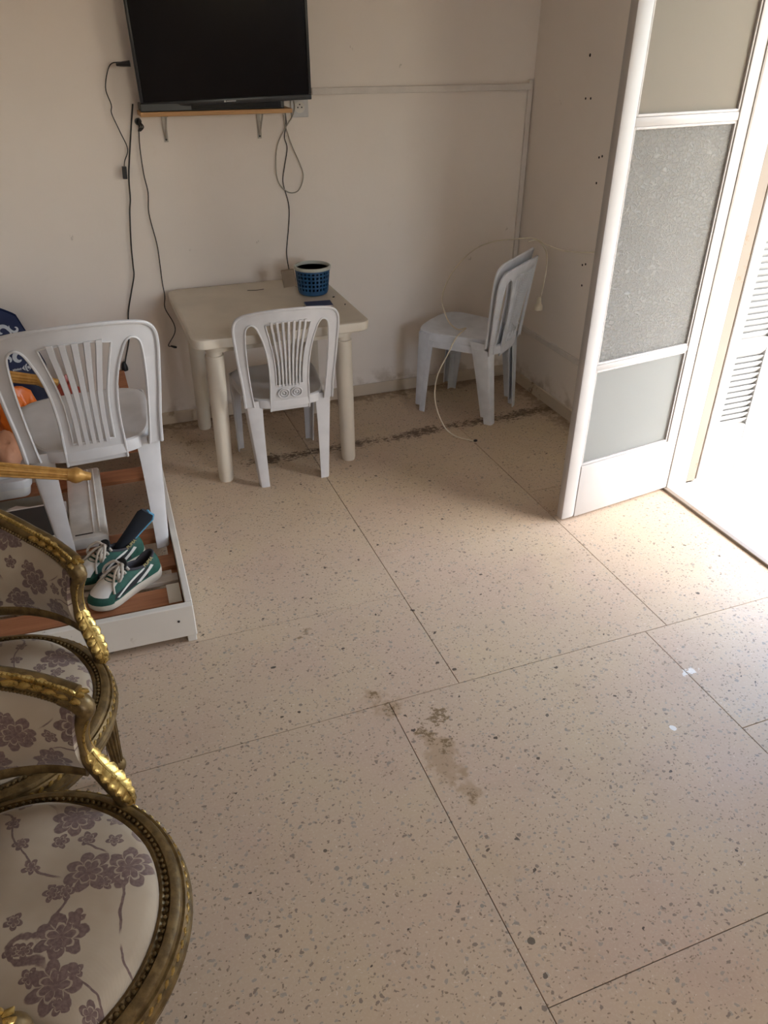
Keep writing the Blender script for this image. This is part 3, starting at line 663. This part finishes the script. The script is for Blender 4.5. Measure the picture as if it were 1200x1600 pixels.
crumple('plastic_bag', (-.17, 3.56, .1172), (.085, .07, .17), M['red'], 'reddish plastic bag in front of the dark blue shopping bag', 'bag', 11.3)
crumple('mesh_sack', (-.445, 3.29, .216), (.06, .07, .085), M['peach'], 'peach coloured net sack on the white tub at the left edge', 'sack', 5.3, .2)
# dark blue shopping bag with white scroll print
sb = tag(empty('shopping_bag', (-.52, 3.862, 0), math.radians(2)), 'tall dark blue shopping bag with white scroll print against the back wall', 'bag')
def bagp(u, v, side):
    q = (u * 2) % 1.0; f = -math.cos(PI * q) if side < 0 else math.cos(PI * q)
    hx = lerp(.30, .27, v); hy = .085 * (1 - .75 * v); x = hx * f * (1 if abs(f) > .99 else 1)
    y = side * hy * max(0.0, 1 - abs(f) ** (2 / .35)) ** (.35 / 2)
    z = v * (.74 - .6 * max(0, x - .1) - 2.4 * max(0, x - .19) + .01 * math.sin(9 * x))
    return Vector((x, y + .006 * math.sin(14 * x + 6 * v), z))
m = MB(); nv = 14
m.loft([[bagp(j / 96, i / nv, -1 if j < 48 else 1) for j in range(96)] for i in range(nv + 1)], cap1=False)
obj('sack', m, M['navy'], sb, ang=60, solid=.002)
def front(x, z):
    v = z / (.74 - .6 * max(0, x - .1) - 2.4 * max(0, x - .19) + .01 * math.sin(9 * x)); hx = lerp(.30, .27, v); hy = .085 * (1 - .75 * v)
    k = max(0.0, 1 - (abs(x) / hx) ** (2 / .35)) ** (.35 / 2)
    return Vector((x, -hy * k + .006 * math.sin(14 * x + 6 * v) - .0025, z))
def scroll(x, z, s, fl, rot):
    pts = []
    for i in range(26):
        t = i / 25; a = rot + fl * (t * 4.4); r = s * (1 - .72 * t)
        pts.append((x + r * math.cos(a), z + r * math.sin(a)))
    for i in range(8): 
        t = (i + 1) / 8; a = rot - fl * t * .9; pts.insert(0, (x + s * (1 + .5 * t) * math.cos(a), z + s * (1 + .5 * t) * math.sin(a)))
    mb = MB(); rings = []
    for i, p in enumerate(pts):
        q = pts[min(i + 1, len(pts) - 1)]; o = pts[max(i - 1, 0)]; dx, dz = q[0] - o[0], q[1] - o[1]; L = math.hypot(dx, dz) + 1e-9
        ww = s * .22 * (.35 + math.sin(PI * i / (len(pts) - 1))); nx, nz = -dz / L * ww, dx / L * ww
        A, B = front(p[0] + nx, p[1] + nz), front(p[0] - nx, p[1] - nz); O = Vector((0, .0015, 0)); rings.append([A, B, B + O, A + O])
    return mb.loft(rings)
mp = MB()
for x, z, s, f, r in ((.165, .415, .032, 1, .9), (.225, .425, .022, -1, 2.6), (.115, .41, .026, -1, 3.6), (.215, .385, .014, 1, 5.2), (.11, .48, .030, 1, 1.5), (.17, .49, .026, -1, .4), (.06, .43, .028, 1, 2), (.05, .51, .030, -1, 4), (.12, .545, .028, 1, .2), (.175, .55, .018, 1, 3.4), (.0, .47, .03, 1, 0), (.0, .55, .028, -1, 1.2), (.07, .58, .018, 1, 2.2), (-.07, .44, .03, -1, .7), (-.06, .53, .030, 1, 3), (.03, .60, .014, -1, 1)):
    mp.v += []; q = scroll(x, z + .093, s, f, r); mp.add(q.v, q.f)
obj('scroll_print', mp, M['print'], sb, ang=0)
lg = MB()
def flat(pts):
    A = [front(*p) for p in pts]; n = len(A); lg.add(A + [a + Vector((0, .0015, 0)) for a in A], [tuple(range(n)), tuple(range(2 * n - 1, n - 1, -1))] + [(i, (i + 1) % n, n + (i + 1) % n, n + i) for i in range(n)])
lx, lz, ls = .186, .460, .018
flat([(lx - 1.25 * ls, lz), (lx - .45 * ls, lz + .75 * ls), (lx - .62 * ls, lz + .2 * ls), (lx - .62 * ls, lz - .2 * ls), (lx - .45 * ls, lz - .75 * ls)])
flat([(lx + 1.35 * ls, lz), (lx + .5 * ls, lz + .8 * ls), (lx + .55 * ls, lz + .28 * ls), (lx + .1 * ls, lz + .35 * ls), (lx + .1 * ls, lz - .35 * ls), (lx + .55 * ls, lz - .28 * ls), (lx + .5 * ls, lz - .8 * ls)])
flat([(lx + .3 * ls, lz + .95 * ls), (lx - .1 * ls, lz + .95 * ls), (lx - .42 * ls, lz + .4 * ls), (lx - .42 * ls, lz - .4 * ls), (lx - .1 * ls, lz - .95 * ls), (lx + .3 * ls, lz - .95 * ls), (lx - .05 * ls, lz - .4 * ls), (lx - .05 * ls, lz + .4 * ls)])
for i in range(6): flat([(lx - .062 + i * .0065, lz - .006), (lx - .058 + i * .0065, lz - .006), (lx - .058 + i * .0065, lz + .002 + .002 * (i % 2)), (lx - .062 + i * .0065, lz + .002)])
obj('logo', lg, M['print'], sb, ang=0)
pl = tag(empty('wood_offcut', (.10, 3.935, 0)), 'small brown wooden offcut leaning on the skirting behind the large chair', 'offcut')
obj('wood', MB().box(-.022, .022, -.012, .012, 0, .34, .002), M['redwood'], pl, (0, 0, 0), (math.radians(-4), math.radians(-4), 0), ang=0); obj('tar_end', MB().box(-.023, .023, -.013, .013, .18, .205, .002), M['dark'], pl, (0, 0, 0), (math.radians(-4), math.radians(-4), 0), ang=0)

# ---------------------------------------------------------------- sneakers and sock
def make_shoe(lettering):
    root = empty('sneaker'); L = .295
    ts = [0, .03, .1, .25, .42, .58, .72, .84, .93, .98, 1]; hw = [.012, .026, .036, .036, .036, .043, .050, .049, .037, .022, .009]
    def outline(a):      # a 0..1 around, 0 = heel centre, .5 = toe tip, left side first
        t = 1 - abs(2 * a - 1); t = .5 - .5 * math.cos(PI * t); s_ = 1 if a < .5 else -1
        return (t - .5) * L, s_ * interp(t, ts, hw) + .006 * math.sin(PI * t) * 0, t
    n = 64
    base = [outline(i / n) for i in range(n)]
    sole = MB()
    rz = lambda t: .012 * max(0, (t - .75) / .25) ** 2 + .006 * max(0, (.1 - t) / .1)
    sole.loft([[(x * .97, y * .9, rz(t)) for x, y, t in base], [(x, y * 1.02, rz(t) + .006) for x, y, t in base], [(x * 1.005, y * 1.06, rz(t) + .02 + .008 * (1 - t)) for x, y, t in base], [(x, y * 1.0, rz(t) + .028 + .010 * (1 - t)) for x, y, t in base], [(x * .8, y * .7, rz(t) + .028 + .01 * (1 - t)) for x, y, t in base]])
    obj('sole', sole, M['sole'], root, ang=35)
    def topl(a):
        x, y, t = outline(a); u = abs(2 * a - 1)      # u 1 heel, 0 toe
        k = math.cos(PI * (1 - u))                    # 1 heel .. -1 front
        tx = lerp(-.128, .002, (1 - k) / 2); sy = math.sin(PI * (1 - u)) ** .7 * .026 * (1 if a < .5 else -1)
        z = interp((1 - k) / 2, [0, .15, .4, .7, 1], [.108, .098, .080, .090, .104]); return tx, sy, z
    def surf(a, s_, off=0.0):
        x, y, t = outline(a % 1.0); X, Y, Z = topl(a % 1.0); zb = rz(t) + .026 + .010 * (1 - t)
        B = Vector((x * .995, y * 1.0, zb)); T = Vector((X, Y, Z)); C1 = Vector((lerp(x, X, .02), y * 1.04, zb + .032)); C2 = Vector((lerp(x, X, .55), lerp(y, Y, .5), lerp(zb, Z, .85) ))
        q = 1 - s_; p = B * q ** 3 + C1 * 3 * q * q * s_ + C2 * 3 * q * s_ * s_ + T * s_ ** 3
        if off: p = p + (p - Vector((lerp(x, X, s_) * .85, 0, .03))).normalized() * off
        return p
    up = MB(); up.loft([[surf(i / n, j / 9) for i in range(n)] for j in range(10)], cap0=False, cap1=False); obj('upper', up, M['green'], root, ang=60, solid=.002)
    ln = MB(); ln.loft([[surf(i / n, 1, -.001) for i in range(n)], [Vector((topl(i / n)[0] * .97, topl(i / n)[1] * .86, topl(i / n)[2] - .012)) for i in range(n)], [Vector((topl(i / n)[0] * .9, topl(i / n)[1] * .8, .045)) for i in range(n)]], cap0=False, cap1=True); obj('lining', ln, M['lining'], root, ang=50)
    obj('collar', MB().tube([surf(i / n, .995) for i in range(n + 1)][:n + 1], .005, 8), M['lining'], root)
    def patch(name, a0, a1, s0, s1, mat, off, shape=None, nu=14, nv=8):
        f = lambda u, v: surf(*(shape(u, v) if shape else (lerp(a0, a1, u), lerp(s0, s1, v))), off)
        obj(name, MB().grid(f, nu, nv), mat, root, ang=60, solid=.0012)
    patch('toe_cap', .39, .61, .26, .66, M['white'], .002, None, 18, 8)
    patch('mud_guard', .35, .65, .0, .24, M['green'], .0022, None, 18, 4)
    for sg in (0, 1):
        fa = (lambda a: a) if sg == 0 else (lambda a: 1 - a)
        patch('side_stripe', 0, 0, 0, 0, M['white'], .0028, lambda u, v: (fa(lerp(.20, .325, u) + lerp(.0, .012, v)), lerp(lerp(.66, .12, u), lerp(.90, .16, u), v)))
        patch('side_panel', 0, 0, 0, 0, M['black_suede'], .0016, lambda u, v: (fa(lerp(.17, .35, u)), lerp(.10, lerp(.62, .30, u), v)))
        patch('heel_stripe', 0, 0, 0, 0, M['white'], .0026, lambda u, v: (fa(lerp(.13, .21, u) + .02 * v), lerp(lerp(.45, .08, u), lerp(.60, .12, u), v)), 8, 4)
    tg = MB(); rows = []
    for k in range(9):
        t = k / 8; x = lerp(.045, -.014, t); z = lerp(.076, .138, t); rows.append([Vector((x + .010 * (j / 4 - 1) ** 2, (j / 4 - 1) * lerp(.018, .026, t), z - .010 * (j / 4 - 1) ** 2)) for j in range(9)])
    tg.loft(rows, closed=False); obj('tongue', tg, M['black_suede'], root, ang=60, solid=.005)
    for k in range(6):
        t = k / 5; x = lerp(.070, -.004, t); z = lerp(.074, .115, t); wv = lerp(.028, .030, t)
        m = MB().tube(cr_spline([(x, -wv, z - .010), (x + .004, -wv * .5, z + .004), (x + .006, 0, z + .008), (x + .002, wv * .5, z + .004), (x - .002, wv, z - .010)], 5), [.0055] * 21, 6); obj('lace', m, M['lace'], root)
    for sg in (1, -1):
        m = MB().tube(cr_spline([(.005, 0, .124), (.012, sg * .022, .132), (.035, sg * .046, .112), (.048, sg * .042, .094), (.030, sg * .018, .108), (.007, 0, .122)], 6), .005, 6); obj('bow_loop', m, M['lace'], root)
        m = MB().tube(cr_spline([(.007, 0, .122), (.035, sg * .012, .116), (.065, sg * .032, .086), (.078, sg * .048, .060)], 6), .0045, 6); obj('lace_end', m, M['lace'], root)
    if lettering:
        cu_ = bpy.data.curves.new('lettering', 'FONT'); cu_.body = 'PUMA'; cu_.size = .017; cu_.extrude = .0006; cu_.align_x = 'CENTER'
        to = bpy.data.objects.new('tmp_text', cu_); COL.objects.link(to); bpy.context.view_layer.update()
        me = bpy.data.meshes.new_from_object(to.evaluated_get(bpy.context.evaluated_depsgraph_get())); bpy.data.objects.remove(to)
        me.materials.append(M['gold_print']); o = bpy.data.objects.new('lettering', me); COL.objects.link(o); o.parent = root
        p = surf(.145, .80, .004); p2 = surf(.185, .80, .004); ex = (p2 - p).normalized(); upv = (surf(.165, .95) - surf(.165, .68)).normalized(); nz_ = ex.cross(upv).normalized()
        # left side of the shoe: letters read from toe to heel
        ex = -ex; nz_ = -nz_; upv = nz_.cross(ex).normalized(); c = surf(.165, .76, .005)
        o.matrix_local = Matrix(((ex.x, upv.x, nz_.x, c.x), (ex.y, upv.y, nz_.y, c.y), (ex.z, upv.z, nz_.z, c.z), (0, 0, 0, 1)))
    return root
ang = math.atan2(-.169, -.26)
s1 = make_shoe(True); s1.location = (-.066, 2.375, .1172); s1.rotation_euler = (0, 0, ang)
tag(s1, 'empty green and white sneaker nearest the front board of the slatted frame', 'sneaker', 'pair of green sneakers')
s2 = copy_tree(s1); s2.location = (-.112, 2.515, .1172); s2.rotation_euler = (0, 0, ang - math.radians(3))
tag(s2, 'green and white sneaker with a black sock sticking out of it', 'sneaker', 'pair of green sneakers')
so = tag(empty('sock', (-.05, 2.555, .185)), 'black sock with light blue trim stuffed in the rear sneaker', 'sock')
rings = []; trim = []
for k in range(12):
    t = k / 11; c = Vector((lerp(-.02, .105, t), lerp(.0, .0, t), lerp(.0, .135, t))); wv = lerp(.020, .034, t ** 1.3) * (1 if t < .93 else .72); tk = lerp(.018, .011, t)
    d1 = Vector((.73, 0, -.68)); d2 = Vector((0, 1, 0))
    rings.append([c + d1 * wv * math.cos(a) + d2 * tk * math.sin(a) for a in [2 * PI * j / 16 for j in range(16)]]); trim.append(c + d1 * wv)
obj('knit', MB().loft(rings), M['sock'], so, ang=60)
obj('trim', MB().tube(trim + [rings[-1][0] + Vector((-.012, 0, .012)), rings[-1][4]], .005, 6), M['sky'], so)

# ---------------------------------------------------------------- gilded armchairs with brocade seats
def make_armchair():
    # local: faces +x; origin on floor below the middle of the round seat
    root = empty('armchair')
    A0 = math.radians(69); n = 72
    pol = lambda r, a, z: Vector((r * math.cos(a), r * math.sin(a), z))
    fr = MB().lathe([(.238, .385), (.242, .440), (.248, .452), (.254, .455), (.259, .450), (.264, .450), (.268, .456), (.276, .455), (.284, .449), (.287, .441), (.292, .441), (.296, .434), (.294, .424), (.299, .421), (.302, .412), (.299, .403), (.294, .401), (.296, .392), (.292, .381), (.286, .380), (.284, .368), (.272, .362), (.238, .362), (.238, .385)], n)
    sfm = obj('seat_frame', fr, M['gilt'], root, ang=30)
    m = MB()
    for i in range(130): m.ball(pol(.2615, 2 * PI * i / 130, .4545), .0042, 5, 4)
    obj('beading', m, M['gilt'], sfm)
    m = MB()
    for i in range(84):
        a = 2 * PI * i / 84; m.ball(pol(.2945, a, .4315), (.0045, .0085, .0055), 6, 4, Matrix.Rotation(a, 3, 'Z') @ Matrix.Rotation(.7, 3, 'X'))
    obj('rope_moulding', m, M['leaf'], sfm)
    m = MB(); m.loft([[pol(r, 2 * PI * j / n, z + .004 * math.sin(5 * 2 * PI * j / n) * (r > .1)) for j in range(n)] for r, z in ((.247, .425), (.2475, .452), (.243, .466), (.228, .478), (.19, .489), (.13, .496), (.06, .499), (.006, .50))])
    obj('seat_cushion', m, M['brocade'], root, ang=60, uvf=lambda c: (c.x, c.y))
    for az in (58, 128, 232, 302):
        a = math.radians(az); lg_ = MB()
        lg_.lathe([(.026, .375), (.031, .36), (.031, .325), (.024, .315), (.029, .305), (.029, .298)], 28)
        lg_.lathe([(.028, .30), (.026, .27), (.0165, .075), (.0165, .07)], 48, flute=12, fd=.14)
        lg_.lathe([(.014, .075), (.021, .066), (.0225, .055), (.020, .043), (.014, .034), (.012, .012), (.011, 0)], 28)
        obj('leg', lg_, M['gilt'], root, tuple(pol(.268, a, 0)), ang=35)
    zt = lambda d: interp(d, [50, 62, 78, 94, 114, 150, 180], [.695, .70, .722, .752, .81, .93, .97])
    rt = lambda d: interp(d, [50, 62, 90, 130, 180], [.305, .308, .318, .335, .36])
    dg = lambda a: min(math.degrees(a) % 360, 360 - math.degrees(a) % 360)
    AZ = [lerp(A0, 2 * PI - A0, i / 90) for i in range(91)]
    top = [pol(rt(dg(a)), a, zt(dg(a))) for a in AZ]
    sec = [(-.020, -.010), (-.014, -.019), (0, -.021), (.014, -.019), (.021, -.008), (.021, .006), (.014, .016), (.004, .021), (-.008, .019), (-.017, .012)]
    rad = lambda i: (math.cos(AZ[i]), math.sin(AZ[i]), 0)
    tr = obj('back_rail', MB().sweep(top, sec, rad), M['gilt'], root, ang=45)
    m = MB()
    for i in range(150):
        q = i / 149 * 90; k = min(int(q), 89); p = top[k].lerp(top[k + 1], q - k); a = lerp(AZ[k], AZ[k + 1], q - k)
        m.ball(p + pol(-.010, a, .017), (.0055, .0105, .0075), 6, 4, Matrix.Rotation(a, 3, 'Z') @ Matrix.Rotation(.75, 3, 'X'))
    obj('rope_moulding', m, M['leaf'], tr)
    m = MB()
    for i in range(190):
        q = i / 189 * 90; k = min(int(q), 89); p = top[k].lerp(top[k + 1], q - k); a = lerp(AZ[k], AZ[k + 1], q - k); m.ball(p + pol(-.021, a, -.010), .0042, 5, 4)
    obj('beading', m, M['gilt'], tr)
    zb = lambda d: interp(d, [50, 70, 120, 180], [.522, .520, .535, .545])
    bot = [pol(.292, a, zb(dg(a))) for a in AZ]
    obj('bottom_rail', MB().sweep(bot, [(x * .75, y * .75) for x, y in sec], rad), M['gilt'], root, ang=45)
    m = MB(); nu, nv = 90, 10; m.uv = []
    for j in range(nv + 1):
        for i in range(nu + 1):
            v = j / nv; a = AZ[i]; bulge = .030 * math.sin(PI * v) ** .7
            r = lerp(.292, rt(dg(a)), v) - bulge - .004; z = lerp(zb(dg(a)), zt(dg(a)) - .008, v); m.v.append(tuple(pol(r, a, z))); m.uv.append((a * .3 + 1.3, z))
    m.f = [(j * (nu + 1) + i, j * (nu + 1) + i + 1, (j + 1) * (nu + 1) + i + 1, (j + 1) * (nu + 1) + i) for j in range(nv) for i in range(nu)]
    obj('back_upholstery', m, M['brocade'], root, ang=80, solid=.012, off=0)
    for sg in (1, -1):
        c = lambda d, r, z: pol(r, sg * math.radians(d), z)
        path = cr_spline([c(74, .309, .706), c(68, .308, .693), c(66, .307, .676), c(67.5, .304, .656), c(69.5, .300, .628), c(70, .296, .590), c(67, .293, .548), c(62, .292, .512), c(57, .292, .478), c(54, .291, .445)], 5)
        np_ = len(path)
        def sc_(i):
            t = i / (np_ - 1); w_ = interp(t, [0, .15, .3, .6, .85, 1], [.020, .022, .019, .019, .023, .020]); h_ = interp(t, [0, .12, .3, .6, .85, 1], [.018, .020, .015, .017, .021, .016])
            return [(w_ * math.cos(q), h_ * math.sin(q)) for q in [2 * PI * j / 14 for j in range(14)]]
        st = obj('arm_support', MB().sweep(path, sc_, lambda i: (path[i].x, path[i].y, 0)), M['gilt'], root, ang=50)
        m = MB()      # fluted lines beside the panel
        for o in (-.008, .010):
            m.tube([p + Vector((p.x, p.y, 0)).normalized() * o + (pol(1, sg * (math.radians(60) - PI / 2), 0)) * .014 for p in path[14:36]], .0028, 6)
        obj('reeding', m, M['leaf'], st)
        # acanthus leaf on the foot of the support
        out_t = pol(1, sg * (math.radians(57) - PI / 2), 0)     # tangential, towards the front of the chair
        sub = path[27:np_ - 1]; L = 72
        fine = [sub[min(int(q), len(sub) - 2)].lerp(sub[min(int(q), len(sub) - 2) + 1], q - min(int(q), len(sub) - 2)) for q in [i * (len(sub) - 1) / L for i in range(L + 1)]]
        lw = lambda i: .0245 * (.30 + .70 * math.sin(PI * min(1, .12 + .86 * i / L)) ** .6) * (.74 + .26 * abs(math.sin(PI * 6.5 * i / L)))
        ctr = [p + out_t * (.010 + .007 * math.sin(PI * i / L)) for i, p in enumerate(fine)]
        nr = lambda i: Vector((fine[i].x, fine[i].y, 0)).normalized()
        sec_l = lambda i: [(lw(i) * math.cos(q), .0085 * math.sin(q)) for q in [2 * PI * j / 12 for j in range(12)]]
        lf = obj('acanthus_leaf', MB().sweep(ctr, sec_l, nr), M['leaf'], root, ang=35)
        m = MB(); m.tube([c_ + out_t * .008 for c_ in ctr], [.0042 - .002 * i / L for i in range(L + 1)], 6)
        for k in range(1, 7):
            i0 = int(L * (k - .55) / 6.5); i1 = min(L, i0 + 9)
            for s2_ in (-1, 1):
                m.tube([ctr[i0] + out_t * .0085, ctr[(i0 + i1) // 2] + out_t * .0072 + nr(i0) * s2_ * lw(i1) * .5, ctr[i1] + out_t * .002 + nr(i1) * s2_ * lw(i1) * .97], [.0030, .0026, .0016], 5)
        obj('vein', m, M['leaf'], lf)
        m = MB()      # leaf wrapped over the hand-rest
        for k in range(6):
            t = k / 5; a = sg * math.radians(lerp(90, 69, t)); p = pol(.31, a, zt(abs(math.degrees(a))) + .013 - .010 * t ** 3)
            for s2_ in (-1, 0, 1):
                Mx = Matrix.Rotation(a, 3, 'Z') @ Matrix.Rotation(sg * s2_ * .28, 3, 'Z'); m.ball(p + pol(s2_ * .012, a, -.005 * abs(s2_)), (.008, .021, .0075), 7, 5, Mx)
        obj('handrest_leaf', m, M['leaf'], st)
        m = MB(); v0 = c(68, .307, .676); m.tube([v0 + Vector((0, 0, 0)) + (-out_t * math.cos(q) + Vector((0, 0, 1)) * math.sin(q)) * lerp(.019, .004, i / 24) for i, q in enumerate([i / 24 * 9 for i in range(25)])], .004, 6); obj('volute', m, M['gilt'], st)
    return root
a1 = make_armchair(); a1.location = (-.342, .972, 0); a1.rotation_euler = (0, 0, math.radians(-11)); a1.scale = (1.05, 1.05, 1)
tag(a1, 'nearest gilded armchair with round floral brocade seat at lower left', 'armchair', 'gilded floral armchairs')
a2 = copy_tree(a1); a2.location = (-.410, 1.555, 0); a2.rotation_euler = (0, 0, math.radians(-36)); a2.scale = (.98, .98, 1)
tag(a2, 'gilded floral armchair behind the nearest one, closer to the slatted frame', 'armchair', 'gilded floral armchairs')

# gilt side chair lying on its back beyond the left edge, two legs reaching into view
gc = tag(empty('gilt_chair', (-.66, 2.69, .1172)), 'upturned gilt chair whose two fluted legs stick out at the left edge', 'chair')
dirv = Vector((1, 0, -.29)).normalized(); upv = Vector((.29, 0, 1)).normalized()
def gl(p0, ln, name='leg'):
    m = MB(); prof = [(.022, 0), (.026, .01), (.026, .05), (.020, .056), (.025, .064), (.022, .072)]
    m.lathe(prof, 28); m.lathe([(.022, .07), (.0205, .10), (.0155, ln - .075), (.0155, ln - .07)], 48, flute=10, fd=.16)
    m.lathe([(.0165, ln - .072), (.0165, ln - .066), (.020, ln - .056), (.0215, ln - .046), (.019, ln - .034), (.013, ln - .022), (.011, ln - .006), (.010, ln)], 28)
    return obj(name, m, M['giltwood'], gc, p0, dirv.to_track_quat('Z', 'Y').to_euler(), ang=35)
F1 = Vector((-.104, 2.45, .556)) - gc.location; F2 = Vector((-.165, 2.96, .698)) - gc.location
gl(F1 - dirv * .42, .42).scale = (1.25, 1.25, 1); gl(F2 - dirv * .42, .42).scale = (1.25, 1.25, 1)
cen = (F1 + F2) / 2 - dirv * .42 + upv * .05
obj('seat_ring', MB().tube([cen + Vector((0, 1, 0)) * .29 * math.cos(a) + (upv) * .29 * math.sin(a) for a in [2 * PI * i / 40 for i in range(41)]], .032, 10), M['giltwood'], gc)
m = MB(); m.loft([[cen - dirv * dd + Vector((0, 1, 0)) * r * math.cos(a) + upv * r * math.sin(a) for a in [2 * PI * i / 40 for i in range(40)]] for r, dd in ((.27, 0), (.26, .04), (.1, .06), (.01, .06))]); obj('seat_pad', m, M['brocade'], gc, uvf=lambda c: (c.y, c.z))
for s_ in (-1, 1): obj('back_post', MB().tube([cen + Vector((0, s_ * .2, 0)) - upv * .25, cen + Vector((0, s_ * .2, 0)) - upv * .25 - dirv * .3 - Vector((0, 0, .05)), cen + Vector((0, s_ * .2, -.32)) - dirv * .62], .02, 10), M['giltwood'], gc)
